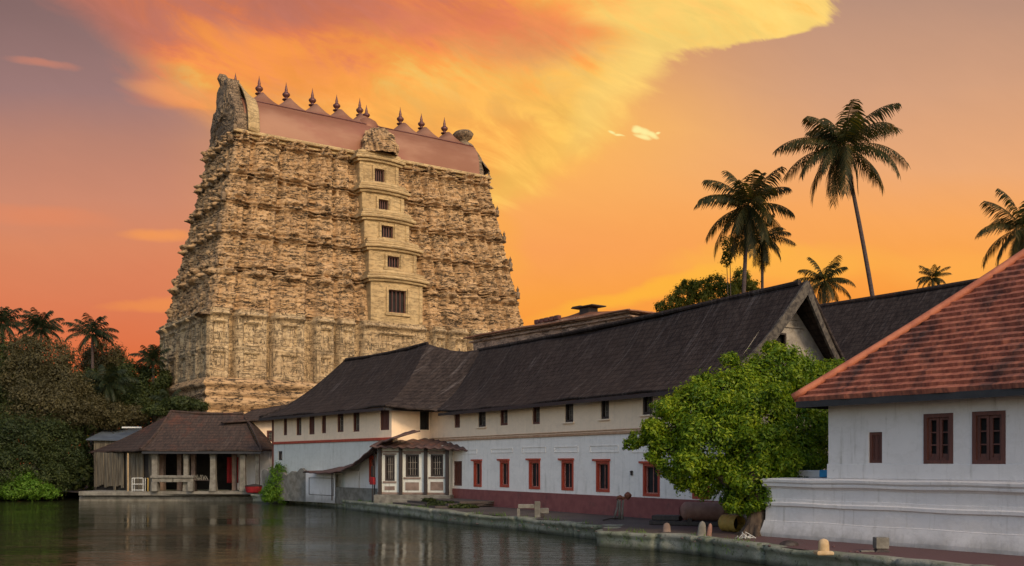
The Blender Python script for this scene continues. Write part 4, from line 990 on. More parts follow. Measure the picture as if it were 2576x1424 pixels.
MB().tube([tuple(Vector(E_[1]).lerp(r0_, i/14)+Vector((0,0,.06-.33*math.sin(math.pi*i/14)))) for i in range(15)], .12, 7).tube([tuple(r0_.lerp(r1_, i/14)+Vector((0,0,.05-.1*math.sin(math.pi*i/14)))) for i in range(15)], .13, 7).build('ridge_tiles', 'roofbrown', rpo)
MB().box(E_[1][0]+.1, E_[2][0]-.1, 85.25, 85.35, ez-.32, ez-.12).build('eave_board', 'fascia', rpo)
fz = .86
def pillar(px, wpx, Y, mat='concrete', fl=.35):
    x = (px-CX)/F*Y; h_ = wpx/2/F*Y; y = Y; p_ = []
    vs = []
    for z, k in ((fz,1+fl),(fz+.5,1+fl*.6),(fz+1.0,1+fl*.15),(fz+1.4,1),(3.7,1),(3.9,1.12),(4.35,1.15)): vs += [(x-h_*k,y-h_*k,z),(x+h_*k,y-h_*k,z),(x+h_*k,y+h_*k,z),(x-h_*k,y+h_*k,z)]
    return MB().add(vs, [(r*4+j, r*4+(j+1)%4, r*4+4+(j+1)%4, r*4+4+j) for r in range(6) for j in range(4)]+[(0,1,2,3),(24,25,26,27)]).build('pillar', mat, pv)
for a_ in ((391,14,86.2),(469,11,86.2),(537,13,86.2),(612,12,86.2),(648,9,86.4)): pillar(*a_)
for a_ in ((405,18,88.6),(452,10,88.6),(487,10,88.6),(590,10,88.6)): pillar(*a_, 'pinkwall', .05)
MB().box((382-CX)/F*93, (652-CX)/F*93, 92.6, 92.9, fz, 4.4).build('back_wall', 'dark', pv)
MB().box((372-CX)/F*92, (402-CX)/F*92, 91.6, 92.0, fz, 4.2).box((590-CX)/F*92, (640-CX)/F*92, 91.6, 92.0, fz, 4.2).build('inner_wall', 'pinkwall', pv)
a0_, a1_ = P(236,1200,90.3), P(384,1200,86.4)
ang = math.atan2(a1_.y-a0_.y, a1_.x-a0_.x); n_pl = 24; Lp = (a1_-a0_).xy.length; pk_ = MB(); rs = random.Random(3)
for i in range(n_pl):
    if i in (12, 20, 21): continue
    x0_ = Lp*i/n_pl; w_ = Lp/n_pl*.86; d_ = rs.uniform(0,.12); zb = fz+rs.uniform(0,.5)*(i < 12); zt_ = 4.3-rs.uniform(0,.1)
    pk_.v += [(a0_.x+math.cos(ang)*(x0_+p[0])-math.sin(ang)*p[1], a0_.y+math.sin(ang)*(x0_+p[0])+math.cos(ang)*p[1], p[2]) for p in MB().box(0,w_,d_,d_+.08,zb,zt_).v]
    k = len(pk_.v)-8; pk_.f += [tuple(q+k for q in f_) for f_ in MB().box(0,1,0,1,0,1).f]
pk_.build('plank_wall', 'planks', pv)
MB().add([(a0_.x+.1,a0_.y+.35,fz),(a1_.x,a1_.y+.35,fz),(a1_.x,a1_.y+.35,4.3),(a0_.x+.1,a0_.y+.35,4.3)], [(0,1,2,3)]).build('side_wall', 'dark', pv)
MB().box(a0_.x+.5, E_[2][0]-.6, 86.0, 95, .5, fz-.002).build('floor', 'concrete', pv)
MB().box(E_[2][0]-2.2, E_[2][0]-.4, 89.5, 89.7, fz, 4.2).build('end_wall', 'white', pv)
bx0, bx1 = (382-CX)/F*85.9, (491-CX)/F*85.9
bn = thing('stone_bench', 'pale slab bench on two thick legs between the two left pavilion pillars', 'bench', (bx0, 85.75, fz))
w_ = bx1-bx0
MB().bevbox(0,w_,-.25,.30,1.15,1.38,.03).bevbox(.1,w_*.5,-.12,.1,.80,1.148,.02).bevbox(w_*.52,w_-.1,-.12,.1,.8,1.148,.02).build('slab', 'concrete', bn)
for x_ in (.1, w_-.55): MB().bevbox(x_,x_+.45,-.2,.25,.0,.798,.03).build('leg', 'concrete', bn)
rk = thing('metal_rack', 'small white metal shelf frame standing left of the first pavilion pillar', 'rack', (*P(346,1200,86).xy, fz))
g = MB()
for x_ in (-.5,.45): g.box(x_,x_+.05,0,.05,0,1.15).box(x_,x_+.05,.5,.55,0,1.15)
for z_ in (.08,.6,1.12): g.box(-.44,.44,0,.05,z_,z_+.05)
g.build('frame', 'metalwhite', rk); MB().box(-.44,.44,.06,.49,.6,.63).box(-.44,.44,.06,.49,.1,.13).build('shelf', 'metalwhite', rk)
o = MB().tube([(0,0,0),(.02,0,1.1)], .05, 8).tube([(-.03,0,1.1),(-.05,.0,1.15)], .07, 8).build('yellow_pole', 'yellow'); o.location = (*P(372,1200,85.9).xy, fz); tag(o, 'short yellow pole beside the white metal rack', 'pole')
o = MB().tube([(0,0,0),(0,0,3.3)], .05, 7).build('bamboo_pole', 'marbleyellow'); o.location = (*P(322,1200,86.4).xy, fz); tag(o, 'thin pale bamboo pole in front of the plank wall', 'pole')
tb = thing('cluttered_table', 'dark table heaped with pale odds and ends between the middle pillars', 'table', (*P(511,1200,86.3).xy, fz))
MB().bevbox(-.75,.75,-.3,.3,.9,.98,.02).build('tabletop', 'blackwood', tb)
for x_ in (-.7,.62): MB().box(x_,x_+.08,-.25,.25,0,.898).build('leg', 'blackwood', tb)
g = MB(); rs = random.Random(9)
for k in range(14): x_ = rs.uniform(-.65,.6); g.tube([(x_,-.1,.99),(x_+rs.uniform(-.2,.2),rs.uniform(-.2,.2),1.1+rs.random()*.35)], .03, 5)
o = g.build('scrap_heap', 'concrete'); o.location = (*P(511,1200,86.3).xy, fz); tag(o, 'tangle of pale sticks piled on the dark pavilion table', 'scrap pile')
o = MB().grid(lambda u, v: (u*1.15, .08*math.sin(u*14)*(.3+.7*(1-v)), 2.35*v-.0), 40, 10).build('red_cloth', 'redcloth', None, True, .02); o.location = (*P(571,1200,90).xy, 1.5); tag(o, 'dark red cloth hanging inside the pavilion behind the right pillars', 'cloth')
bx = thing('red_crates', 'red plastic tub with a dark lid at the right end of the pavilion floor', 'tub', (*P(640,1200,85.3).xy, .75))
bx.name = 'plastic_tub'
MB().lathe([(.62,0),(.72,.1),(.8,.5),(.82,.55)], 0,0,0, 20, 1, .7).build('tub', 'redcloth', bx, True); MB().lathe([(.86,.55),(.84,.62),(.3,.72),(.05,.74)], 0,0,0, 20, 1, .7).build('lid', 'blackwood', bx, True)
by = thing('mooring_marker', 'thin white and blue marker post leaning on a black float at the landing edge', 'marker', (*G(611,1258,.0).xy, 0))
MB().tube([(0,0,-.1),(.02,0,.5),(-.03,0,1.0)], [.06,.05,.04], 7).tube([(-.22,0,.62),(.22,0,.7)], .04, 6).tube([(-.18,0,1.0),(.14,0,1.02)], .035, 6).build('post', 'metalwhite', by)
MB().tube([(-.28,0,-.05),(.12,-.02,.28)], [.14,.16], 8).build('float', 'blackwood', by)
# grey roof corner behind the pavilion
gr_ = thing('shed', 'blue grey flat roofed shed peeping out behind the left slope of the pavilion roof', 'shed', (*P(205,1100,96).xy, 0))
MB().box(1.2,4.2,0,4,.4,5.6).build('wall', 'planks', gr_); g = MB(); roof_patch(g, (.6,-.4,5.6), (5.0,-.4,5.5), (.6,4.2,6.7), (5.0,4.2,6.8), 10, 4, 0); g.build('roof', gen('slate_blue_sheet', (.06,.075,.10), (.09,.11,.14), 1, .7), gr_, False, .1)
MB().bevbox(3.5,5.4,1.0,1.2,6.7,6.85,.02).build('white_ridge_bar', 'metalwhite', gr_)
# ------------------------------------------------------------------ vegetation
def leaves(name, mat, parent, blobs, n, size, seed, shell=.30, jit=.12, K=26):
    """many leaf shaped faces around lumpy blobs (x, y, z, rx, ry, rz); world coordinates relative to parent"""
    rg = np.random.RandomState(seed); B = np.array(blobs, float); ar = (B[:,3]*B[:,5]+B[:,3]*B[:,4]); pr = ar/ar.sum()
    bi = rg.choice(len(B), n, p=pr); b_ = B[bi]; d = rg.normal(size=(n,3)); d /= np.linalg.norm(d, axis=1)[:,None]
    # sub-lumps: pull directions to a few lump centres per blob
    lc = rg.normal(size=(len(B), K, 3)); lc /= np.linalg.norm(lc, axis=2)[:,:,None]; c_ = lc[bi, rg.randint(0, K, n)]
    off = rg.normal(size=(n,3))*.16; up_ = rg.rand(n) < .72
    base_ = np.where(up_[:,None], c_*.86+off, d*(1-shell*rg.rand(n)[:,None]**1.5))
    base_ *= (1+jit*rg.normal(size=(n,1))*.5); c = b_[:,:3]+base_*b_[:,3:6]
    nrm = np.where(up_[:,None], off*4+c_*.55, d)+rg.normal(size=(n,3))*.55; nrm[:,2] += .35; nrm /= np.linalg.norm(nrm, axis=1)[:,None]
    t = np.cross(nrm, rg.normal(size=(n,3))); t /= np.linalg.norm(t, axis=1)[:,None]; u = np.cross(nrm, t)
    s_ = size*(.6+.8*rg.rand(n))[:,None]; w_ = s_*.42
    V = np.stack([c-t*s_*.5, c+u*w_*.5-t*s_*.05+nrm*s_*.08, c+t*s_*.5, c-u*w_*.5-t*s_*.05+nrm*s_*.08], 1).reshape(-1, 3)
    return npmesh(name, V, np.arange(n*4).reshape(-1, 4), mat, parent)
def blobs_px(lst, origin, depth=1.0):
    out = []
    for px, py, Y, r, *k in lst:
        p = P(px, py, Y); rr = r/F*Y; out.append((p.x-origin[0], p.y-origin[1], p.z-origin[2], rr*(k[0] if k else 1), rr*depth, rr*(k[1] if len(k) > 1 else .85)))
    return out
# big tree on the quay
to = G(1903, 1346, GZ); to = Vector((to.x, to.y, GZ-.05))
bt = thing('shade_tree', 'big bright green bushy shade tree leaning over the quay beside the white moulded base', 'tree', tuple(to))
BL = [(1962,940,40.5,82),(1900,965,40,78),(1835,905,40.5,24),(2035,975,40.5,78),(1820,1000,39.5,86),(1745,1030,39.3,80),(1905,1050,38.4,100),(2010,1060,38.8,80),(1700,1080,39.2,66),(1795,1115,38.2,98),(1900,1150,37.9,95),(1985,1150,38.2,84),(2055,1130,39.6,50),(1655,1100,39.4,42),(1605,1105,39.5,26),(1582,1118,39.6,17),(1690,1150,38.8,58),(1735,1195,38.5,50),(1780,1225,38.4,42),(1880,1235,37.8,60),(1935,1225,37.8,58),(1960,1265,37.6,36),(2065,945,41,42),(2105,925,41.5,26),(2078,1055,40.2,36),(1850,1262,37.9,32),(1905,1195,37.0,52),(1925,1252,36.8,38),(1888,1278,36.9,24),(1950,1215,36.9,44),(1925,1120,37.2,60),(1718,1010,39.6,34),(1762,965,40.2,26),(2040,1190,38.8,30)]
r9 = random.Random(8); SAT = []
for (px_, py_, Y_, r_) in list(BL):
    for k in range(4 if r_ > 50 else 1):
        t = r9.uniform(0, 6.28); SAT.append((px_+math.cos(t)*r_*.92, py_+math.sin(t)*r_*.8, Y_-r9.uniform(0,.9)*r_/F*Y_, r_*r9.uniform(.22,.42)))
SAT = [q_ for q_ in SAT if q_[0] < 2120]
crown = leaves('crown', 'tree', bt, blobs_px([(p_[0], p_[1], p_[2], p_[3]*.93) for p_ in BL]+SAT, to, .95), 150000, .15, 3, .35, .16, 20)
tk = MB(); q = lambda px, py, Y: tuple(P(px, py, Y)-to)
tk.tube([(0,0,-.1),(-.02,0,.25),(.02,.03,.7),(.05,.1,1.3),(.0,.2,2.2),(-.1,.4,3.4)], [.62,.46,.37,.33,.3,.2], 12)
for px, py, Y in ((1962,960,40.2),(1830,1020,39.2),(1720,1110,38.9),(2030,1070,39),(1900,1090,38.4),(1790,1190,38.3),(1640,1105,39.3),(1950,1180,37.8),(2050,1130,39.3)):
    e_ = Vector(q(px, py, Y)); s0_ = Vector((0,.15,1.2+rnd.random()*.9)); mdl = s0_.lerp(e_, .5)+Vector((rnd.uniform(-.2,.2),0,-.15)); tk.tube([s0_, mdl, e_], [.17,.11,.04], 7)
for k in range(7):
    t = k*.9; tk.tube([(.2*math.cos(t),.2*math.sin(t),.5),(.55*math.cos(t),.5*math.sin(t),.1),(.95*math.cos(t),.9*math.sin(t),-.05)], [.16,.12,.05], 6)
tk.build('trunk', 'bark', bt, True)
# palms
def palm(label, cxp, cyp, Y, rpx, basepx, seed, mat='palm', nf=26, group=None, droop=1.0, upb=0.0, bend=.5, thin=1.0):
    rs = random.Random(seed); top = P(cxp, cyp, Y); bx_ = (basepx-CX)/F*Y; Lf = rpx/F*Y*1.12
    root = thing('coconut_palm', label, 'palm tree', (bx_, Y, GZ), 0, group); tp = Vector((top.x-bx_, 0, top.z-GZ))
    tr_ = MB(); pts = []; rad = []
    for i in range(15):
        t = i/14; pts.append((tp.x*(t*(1-bend)+bend*t*t), .3*math.sin(t*3), tp.z*t-.1)); rad.append((.24-.10*t+(.12 if i == 0 else 0))*thin*(1+.03*(i % 2)))
    tr_.tube(pts, rad, 8).build('trunk', 'trunk', root, True)
    V = []; Fq = []
    for f in range(nf):
        az = f*2.399963+rs.uniform(-.5,.5); k = (f+.5)/nf
        el = R(88-148*k**.9*droop+rs.uniform(-7,7))+upb; L = Lf*(.78+.28*math.sin(math.pi*min(1,k*1.05)))*rs.uniform(.74,1.12)
        dh = Vector((math.cos(az), math.sin(az)*.9, 0)); side = Vector((-math.sin(az), math.cos(az), 0)); p = tp.copy(); n = 24; step = L/n; e = el; tw_ = rs.uniform(-.4,.4)
        curl = R(rs.uniform(55, 95))/n*(.7+.3*k)
        prevp = p.copy(); rp_ = [p.copy()]; es = [e]
        for i in range(n):
            e = max(e-curl*(.4+1.3*i/n), -1.5); p = p+(dh*math.cos(e)+Vector((0,0,1))*math.sin(e))*step; rp_.append(p.copy()); es.append(e)
        for i in range(n):     # rachis ribbon
            w0 = .035*Lf/3*(1-i/n)+.008; kk = len(V); a_, b_ = rp_[i], rp_[i+1]
            V += [a_-side*w0, a_+side*w0, b_+side*w0, b_-side*w0]; Fq.append((kk,kk+1,kk+2,kk+3))
        m = 34
        for i in range(m):
            t = .10+.90*i/m; j = min(int(t*n), n-1); fr_ = t*n-j; a_ = rp_[j].lerp(rp_[j+1], fr_); fw = (dh*math.cos(es[j])+Vector((0,0,1))*math.sin(es[j]))
            ll = Lf*.30*math.sin(math.pi*(.12+.80*t))**.7*rs.uniform(.8,1.15)
            for sg in (-1, 1):
                d_ = (side*sg*.72+fw*.62+Vector((0,0,-.42-.35*rs.random()-.3*k))).normalized(); m1 = a_+d_*ll*.5; d2_ = (d_+Vector((0,0,-.55))).normalized(); e1 = m1+d2_*ll*.5
                wd = fw*(Lf*.0115*rs.uniform(.7,1.3)); kk = len(V)
                V += [a_-wd*.6, a_+wd*.6, m1+wd, m1-wd, e1]; Fq += [(kk,kk+1,kk+2,kk+3), (kk+3,kk+2,kk+4,kk+4)]
    V = [tuple(v) for v in V]
    me = bpy.data.meshes.new('fronds'); me.from_pydata(V, [], [f_ if f_[2] != f_[3] else f_[:3] for f_ in Fq]); me.update()
    link('fronds', me, mat, root)
    nut = MB()
    for k in range(9):
        t = k*.8; r_ = .13*Lf/4
        nut.lathe([(.02,-r_*1.2),(r_*.8,-r_*.7),(r_,0),(r_*.75,r_*.8),(.02,r_*1.1)], tp.x+math.cos(t)*Lf*.085, math.sin(t)*Lf*.085, tp.z-Lf*(.07+.05*(k % 3)), 8)
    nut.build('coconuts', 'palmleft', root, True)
    return root
PG = 'coconut palms behind the roofs'
palm('tallest coconut palm with a long leaning trunk rising behind the roofs on the right', 2122, 366, 78, 150, 2262, 2, nf=30, group=PG, bend=.5)
palm('second tallest coconut palm with a dense drooping crown left of the leaning one', 1882, 516, 82, 128, 1859, 9, nf=34, group=PG, droop=1.1)
palm('shorter coconut palm half hidden below and right of the dense crown', 1918, 600, 86, 80, 1922, 21, nf=22, group=PG, droop=1.25, thin=.8)
palm('small coconut palm standing directly behind the gable of the long wing', 2074, 705, 80, 76, 2080, 15, nf=24, group=PG)
palm('tiny far palm top peeping over the dark hall roof', 2347, 698, 120, 42, 2347, 31, nf=22, group=PG, droop=.85)
palm('coconut palm cut by the right edge of the picture above the red tile roof', 2572, 572, 62, 124, 2582, 44, nf=26, group=PG, droop=1.1)
PL = 'palms over the left bank'
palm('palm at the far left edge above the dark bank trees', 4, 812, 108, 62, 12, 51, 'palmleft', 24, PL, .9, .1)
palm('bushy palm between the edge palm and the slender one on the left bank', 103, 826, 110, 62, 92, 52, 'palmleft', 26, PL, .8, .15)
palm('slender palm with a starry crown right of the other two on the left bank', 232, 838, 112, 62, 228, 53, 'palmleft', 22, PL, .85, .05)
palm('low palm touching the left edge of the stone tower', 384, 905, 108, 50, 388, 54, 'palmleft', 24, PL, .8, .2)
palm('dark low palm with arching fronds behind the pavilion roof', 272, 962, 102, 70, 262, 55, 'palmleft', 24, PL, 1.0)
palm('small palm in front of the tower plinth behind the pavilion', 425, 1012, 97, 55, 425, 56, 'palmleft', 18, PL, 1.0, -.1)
def tree(name, label, base, blist, n, size, seed, mat, depth=1.0, cat='tree', trunk=.22, group=None, shell=.4):
    px, Y = base; o_ = Vector(((px-CX)/F*Y, Y, GZ-.05)); r_ = thing(name, label, cat, tuple(o_), 0, group); bb_ = blobs_px(blist, o_, depth)
    leaves('crown', mat, r_, bb_, n, size, seed, shell, .22)
    t_ = MB(); 
    for i, b_ in enumerate(bb_):
        e_ = Vector(b_[:3]); t_.tube([(0,0,-.1),(e_.x*.25+.1,e_.y*.3,e_.z*.45),tuple(e_)], [trunk*(1 if i == 0 else .5), trunk*.45, .03], 6)
    t_.build('trunk', 'bark', r_, True); return r_
TG = 'trees and bushes on the left bank'
tree('broadleaf_tree', 'tall soft brownish tree behind the water bushes on the left bank', (120,98), [(120,905,98,62),(70,945,98,62),(160,965,97,60),(110,1020,96,80),(185,1035,96,50),(60,880,99,40)], 44000, .25, 61, 'brownleaf', 1.0, group=TG)
tree('broadleaf_tree', 'dark dense tree at the left picture edge under the edge palm', (10,101), [(10,885,101,52),(30,960,100,70),(-40,930,100,60),(10,1040,99,80),(-60,1040,98,80)], 34000, .25, 62, 'hedge', group=TG)
tree('water_bush', 'wide dark green bush hanging over the pond on the left, its lower leaves lighter', (60,88.5), [(40,1110,89,75),(120,1110,90,66),(-30,1120,88,70),(165,1150,90,50),(80,1170,88,60),(20,1190,87,62),(130,1205,88,46),(-50,1200,86,60)], 46000, .21, 63, 'hedge', cat='bush', trunk=.12, group=TG)
tree('water_bush', 'low fresh green bush touching the pond surface at the bottom of the left bank', (60,86.5), [(30,1232,86.2,28,1.6,.8),(80,1228,86.2,28,1.5,.8),(125,1238,86.5,18,1.5,.8),(-20,1225,86,30,1.4,.9),(60,1205,86.8,26,1.5,.9)], 12000, .2, 64, 'shrub', cat='bush', trunk=.08, group=TG)
tree('round_tree', 'rounded brownish tree dome behind the slender palm', (270,118), [(262,905,118,48,1,1.0),(285,930,118,38),(240,925,118,40)], 16000, .28, 65, 'brownleaf', group=TG)
tree('broadleaf_tree', 'dark tree filling the gap between the round tree and the tower', (345,110), [(330,950,110,46),(390,960,109,42),(300,990,108,42),(360,1005,106,46),(245,1000,106,42),(225,960,107,34)], 30000, .27, 66, 'hedge', group=TG)
tree('broadleaf_tree', 'olive tree just above the left slope of the pavilion roof', (250,99), [(230,1045,99,42),(290,1045,99,36),(200,1060,98,36),(340,1045,100,28),(240,1020,100,30)], 20000, .26, 67, 'brownleaf', group=TG)
tree('plinth_bush', 'dark green bush growing against the foot of the tower above the pavilion ridge', (450,95.5), [(455,1015,95.5,24,2.0,.7),(395,1032,95.5,18,2,.7),(500,1022,95.3,14,1.6,.7)], 7000, .26, 68, 'hedge', cat='bush', trunk=.08, group=TG)
tree('green_shrub', 'bright green feathery shrub at the water edge in front of the left palace wing', (703,80.5), [(702,1215,80.5,34,1.0,1.0),(680,1240,80.3,24),(730,1235,80.3,24),(700,1190,80.6,20,1,1.2),(715,1250,80.2,20,1.3,.7),(672,1255,80.2,12,1.4,.7)], 11000, .17, 69, 'shrub', cat='shrub', trunk=.05)
RG = 'broadleaf trees behind the long roof'
tree('broadleaf_tree', 'spreading dark green tree above the left half of the long dark roof', (1735,90), [(1720,745,90,32),(1690,765,90,26),(1760,728,90,28),(1800,715,91,26),(1830,735,90,26),(1660,772,90,14),(1780,760,90,30),(1730,715,90,16)], 11000, .24, 71, 'backtree', group=RG)
tree('broadleaf_tree', 'small ragged tree between the two palm trunks behind the long roof', (1868,93), [(1865,705,93,22,1,1.2),(1890,722,93,18),(1845,728,93,18),(1905,740,93,16)], 4000, .24, 72, 'backtree', group=RG)
tree('broadleaf_tree', 'thin leafy tree hanging below the dense palm crown', (1840,88), [(1836,620,88,22,1,1.3),(1828,655,88,14,1,1.2)], 900, .26, 73, 'backtree', group=RG, trunk=.14)
tree('broadleaf_tree', 'deep dark wood far behind the left bank palms', (150,125), [(0,960,125,60,2,1.2),(90,985,124,60,2,1.2),(190,1000,122,56,2,1.2),(290,1010,121,50,2,1.2),(390,1010,118,44,2,1.2),(40,1080,124,60,2,1.2),(170,1090,122,60,2,1.2),(300,1090,120,56,2,1.2),(400,1090,116,50,2,1.2),(-90,1000,125,70,2,1.5)]+[(x_,1165,104,34,1.6,1.3) for x_ in range(130, 420, 36)]+[(x_,1205,97,26,1.5,1.2) for x_ in range(150, 225, 24)]+[(195,1085,97,24,1.5,1.3),(215,1060,99,26,1.4,1.2)], 42000, .55, 70, 'hedge', group=TG)
# plants on the quay
tree('quay_weeds', 'dark creeping weeds sprawling on the quay in front of the porch', (1130,60.5), [(1110,1268,60.5,16,2.2,.45),(1165,1276,59,16,2.0,.45),(1080,1258,61,9,2,.5)], 3500, .15, 81, 'hedge', cat='weeds', trunk=.03)
tree('ledge_plant', 'small dark dying plant sprouting from the top ledge of the white moulded base', (2015,36.3), [(2018,1205,36.0,9,1.6,.8),(2035,1212,36.0,7,1.3,.8),(2010,1225,36.0,5,1,1.6)], 260, .10, 82, 'hedge', cat='plant', trunk=.015)
# grass along the quay edge
rs = np.random.RandomState(5); pts = []
allp = [(G(px,py,0).x, G(px,py,0).y) for px,py in ((768,1269),(860,1279),(954,1291),(1059,1305),(1139,1316),(1301,1332.6),(1514,1357))]
for seg, dens in ((allp, 26), (e3[:4], 34)):
    for (xa_,ya_),(xb2,yb2) in zip(seg[:-1], seg[1:]):
        L = math.hypot(xb2-xa_, yb2-ya_); ux, uy = (xb2-xa_)/L, (yb2-ya_)/L
        for k in range(int(L*dens)):
            t = rs.rand()*L
            if math.sin(t*2.3+xa_)+math.sin(t*.9+ya_)*.8 < .1: continue
            pts.append((xa_+ux*t+uy*rs.uniform(-.32,.02)*1.0, ya_+uy*t-ux*rs.uniform(-.32,.02)*1.0))
V = []
for (x, y) in pts:
    h_ = rs.uniform(.06,.28); lx, ly = rs.normal(size=2)*.08; z0_ = GZ-.02 if rs.rand() < .6 else rs.uniform(.1,.5); w_ = .012
    if z0_ < GZ-.03: y -= .25; x -= .12
    V += [(x-w_,y,z0_),(x+w_,y,z0_),(x+lx,y+ly,z0_+h_)]
tag(npmesh('quay_grass', np.array(V), np.arange(len(V)).reshape(-1,3), 'shrub'), 'thin grass and moss tufts along the quay edge', 'grass', kind='stuff')
# ------------------------------------------------------------------ things on the quay
def at(px, py): g_ = G(px, py, GZ); return (g_.x, g_.y, GZ)
pu = thing('hand_pump', 'rusty bent hand pump on splayed iron legs standing on the quay', 'hand pump', at(1560,1307))
MB().tube([(-.30,0,0),(-.14,0,.55),(-.10,0,.95)], [.05,.045,.04], 7).tube([(.10,0,0),(.12,.05,.6),(.16,0,1.0)], [.06,.05,.045], 7).tube([(-.02,.1,0),(-.02,.05,.9)], .06, 7).build('legs', 'concrete', pu, True)
MB().tube([(-.14,0,.92),(-.12,0,1.04),(.0,0,1.08),(.14,0,1.0),(.22,0,1.06)], [.07,.09,.09,.08,.07], 8).build('arm', 'rust', pu, True)
MB().lathe([(.02,-.2),(.16,-.06),(.20,.04),(.12,.14),(.02,.2)], .36, 0, 1.12, 5).build('head', 'rust', pu)
MB().tube([(-.1,0,.05),(-.5,-.6,.08),(-.9,-1.0,.03)], .035, 6).build('hose', 'blackwood', pu)
lb = thing('stone_rail', 'broken grey stone rail with one upright post on the quay', 'rail', at(1352,1302))
MB().bevbox(-.14,.14,-.12,.12,0,.80,.02).build('post', 'concrete', lb); MB().bevbox(-.95,-.143,-.08,.08,.45,.66,.02).build('rail', 'concrete', lb); MB().bevbox(-1.0,-.86,-.07,.07,0,.445,.015).build('leg', 'concrete', lb); MB().bevbox(.16,.34,-.1,.1,0,.2,.02).build('foot_block', 'blackwood', lb)
o = MB().bevbox(-.22,.22,-.15,.15,0,.3,.03).build('stone_block', 'concrete'); o.location = at(1370,1292); tag(o, 'small grey stone block lying near the oxblood wall base', 'stone block')
tkx, tky, _ = at(1795, 1326)
tn = thing('water_tank', 'long faded red cylindrical tank lying on dark cradles under the shade tree', 'tank', (tkx-.2, tky+.9, GZ), R(-14))
def cap(u, v):
    t = v*2*math.pi; x = -1.05+2.1*u; e_ = min(u, 1-u); r_ = .40*(1-max(0, 1-e_/.13)**2*.75); return (x, r_*math.cos(t), .62+r_*math.sin(t))
MB().grid(cap, 40, 24).add([(-1.05,.2*math.cos(t*.7854),.62+.2*math.sin(t*.7854)) for t in range(8)], [tuple(range(8))]).build('barrel', 'clay', tn, True)
for x_ in (-.7, .55): MB().bevbox(x_,x_+.2,-.38,.38,0,.32,.03).build('cradle', 'blackwood', tn)
gp = MB().bevbox(-1.7,1.3,-.35,.5,0,.2,.03).bevbox(-1.6,-.4,-.3,.45,.2,.42,.03).build('black_beam', 'blackwood'); gp.location = at(1735,1322); gp.rotation_euler.z = R(-25); tag(gp, 'charred black beams stacked low on the quay left of the tank', 'beams'); gp.name = 'timber_beams'
dr = thing('ochre_drum', 'ochre yellow drum with a dark open mouth lying at the foot of the shade tree', 'drum', at(1845,1338), R(30))
def dm_(u, v):
    t = v*2*math.pi; r_ = .33*(1-.05*math.sin(u*18)) if u < .97 else .30; return (.33*math.cos(t)*1.0*(r_/.33), -.35+.9*u, .33+.33*math.sin(t)*(r_/.33))
MB().grid(dm_, 14, 28).build('shell', 'yellow', dr, True, .03); MB().lathe([(.30,0),(.30,.02)], 0,0,0,20).build('inside', 'dark', dr).matrix_local = Matrix.Translation((0,.1,.33))@Matrix.Rotation(R(90), 4, 'X')
SG = 'old marker stones on the quay'
def mstone(px, py, w_, h_, mat, label, lean=0):
    o = MB().grid(lambda u, v: (w_*.5*math.cos(2*math.pi*u)*(1-.25*v)*math.sqrt(max(0,1-v**6)), w_*.32*math.sin(2*math.pi*u)*math.sqrt(max(0,1-v**6)), h_*v), 20, 12).build('marker_stone', mat, None, True)
    o.location = at(px, py); o.rotation_euler.y = lean; tag(o, label, 'stone', SG)
mstone(1677, 1338, .34, .36, 'pinkwall', 'small rounded pinkish stone standing alone left of the tank')
mstone(1764, 1352, .34, .60, 'concrete', 'tall grey pointed stone in front of the tank', .08)
mstone(1783, 1352, .2, .52, 'clay', 'narrow reddish stone leaning beside the tall grey one', .12)
bo = thing('bollard', 'pale ochre rounded stone bollard on a square base at the quay edge', 'bollard', at(2072,1396))
MB().bevbox(-.24,.24,-.2,.2,0,.12,.03).build('base', 'marbleyellow', bo); MB().grid(lambda u, v: (.16*math.cos(2*math.pi*u)*math.sqrt(max(0,1-v**5)), .14*math.sin(2*math.pi*u)*math.sqrt(max(0,1-v**5)), .12+.36*v), 20, 12).build('post', 'marbleyellow', bo, True)
st_ = thing('stone_pedestal', 'square grey stone head on a flared dark foot on the red quay', 'pedestal', at(2216,1388))
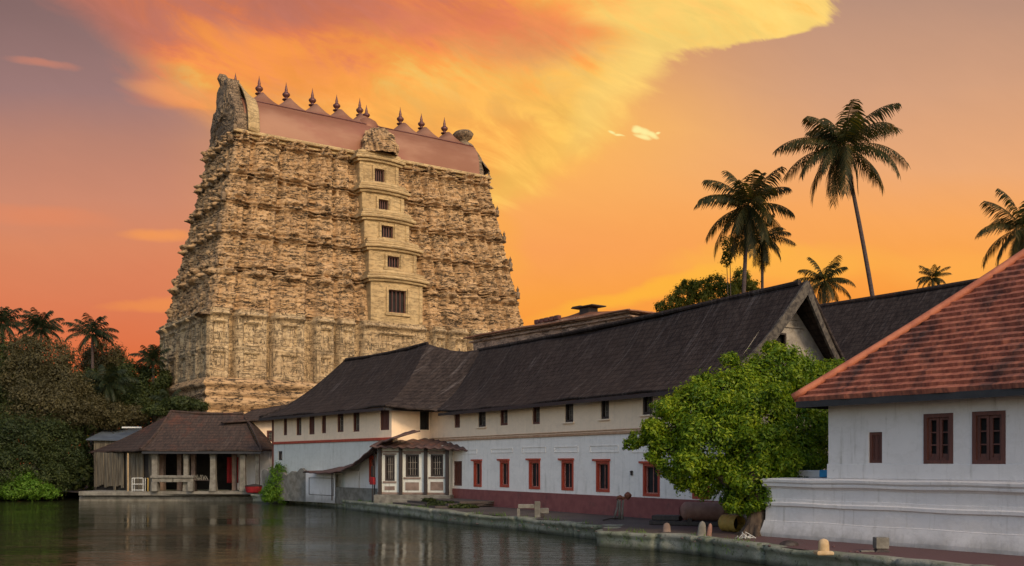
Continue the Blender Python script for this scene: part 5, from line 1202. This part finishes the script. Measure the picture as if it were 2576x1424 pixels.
MB().bevbox(-.19,.19,-.16,.16,.1,.44,.015).build('block', 'concrete', st_); MB().add([(-.24,-.2,0),(.24,-.2,0),(.24,.2,0),(-.24,.2,0),(-.12,-.12,.1),(.12,-.12,.1),(.12,.12,.1),(-.12,.12,.1)], [(0,3,2,1),(4,5,6,7),(0,1,5,4),(1,2,6,5),(2,3,7,6),(3,0,4,7)]).build('foot', 'blackwood', st_)
MB().bevbox(-.65,-.25,-.16,-.02,.0,.05,.01).build('sill_stone', 'concrete', st_)
o = MB().grid(lambda u, v: (.3*math.cos(2*math.pi*u)*math.cos(v*1.57)*(1+.1*math.sin(u*40)), .2*math.sin(2*math.pi*u)*math.cos(v*1.57), .17*math.sin(v*1.57)), 24, 8).build('dark_lump', 'blackwood', None, True); o.location = at(1985,1372); o.name = 'rag_heap'; tag(o, 'dark rounded heap of rags on the red paving right of the tree', 'rag heap')
ws = MB(); r5 = random.Random(2)
for k in range(10):
    x_, y_ = r5.uniform(-.25,.25), r5.uniform(-.1,.1); ws.tube([(x_,y_,.02),(x_+r5.uniform(-.25,.25),y_,.05+r5.random()*.2),(x_+r5.uniform(-.35,.35),y_+.1,.02)], .014, 5)
o = ws.build('wire_tangle', 'metalwhite'); o.location = at(1872,1356); tag(o, 'tangle of white wire at the foot of the shade tree', 'wire')
o = MB().tube([(0,0,0),(0,0,.75)], .03, 6).build('thin_post', 'marbleyellow'); o.location = at(1318,1279); o.name = 'stake'; tag(o, 'short thin stake against the oxblood wall base', 'stake')
o = MB().bevbox(-.05,.05,-.09,.0,-.12,.12,.02).tube([(0,-.1,.0),(.04,-.16,.08)], .03, 6).build('wall_lamp', 'blackwood'); sx_ = FB.s(1591); o.location = (*FB.loc(sx_, -.003), FB.z(1591,1190)); o.rotation_euler.z = AB; tag(o, 'tiny dark wall fitting between the two right red windows', 'wall fitting')
# loose stones and litter of the pavement
sm = MB(); r6 = random.Random(12)
for k in range(60):
    px_ = r6.uniform(1100, 2200); f_ = r6.random(); py_ = 1290+ (px_-1100)*.085+f_*20
    g_ = G(px_, py_, GZ); s_ = r6.uniform(.02,.07); sm.lathe([(s_*.6,0),(s_,s_*.3),(s_*.5,s_*.8),(.003,s_*.9)], g_.x, g_.y, GZ-.01, 6)
tag(sm.build('loose_pebbles', 'pave'), 'loose pebbles scattered over the quay', 'pebbles', kind='stuff')
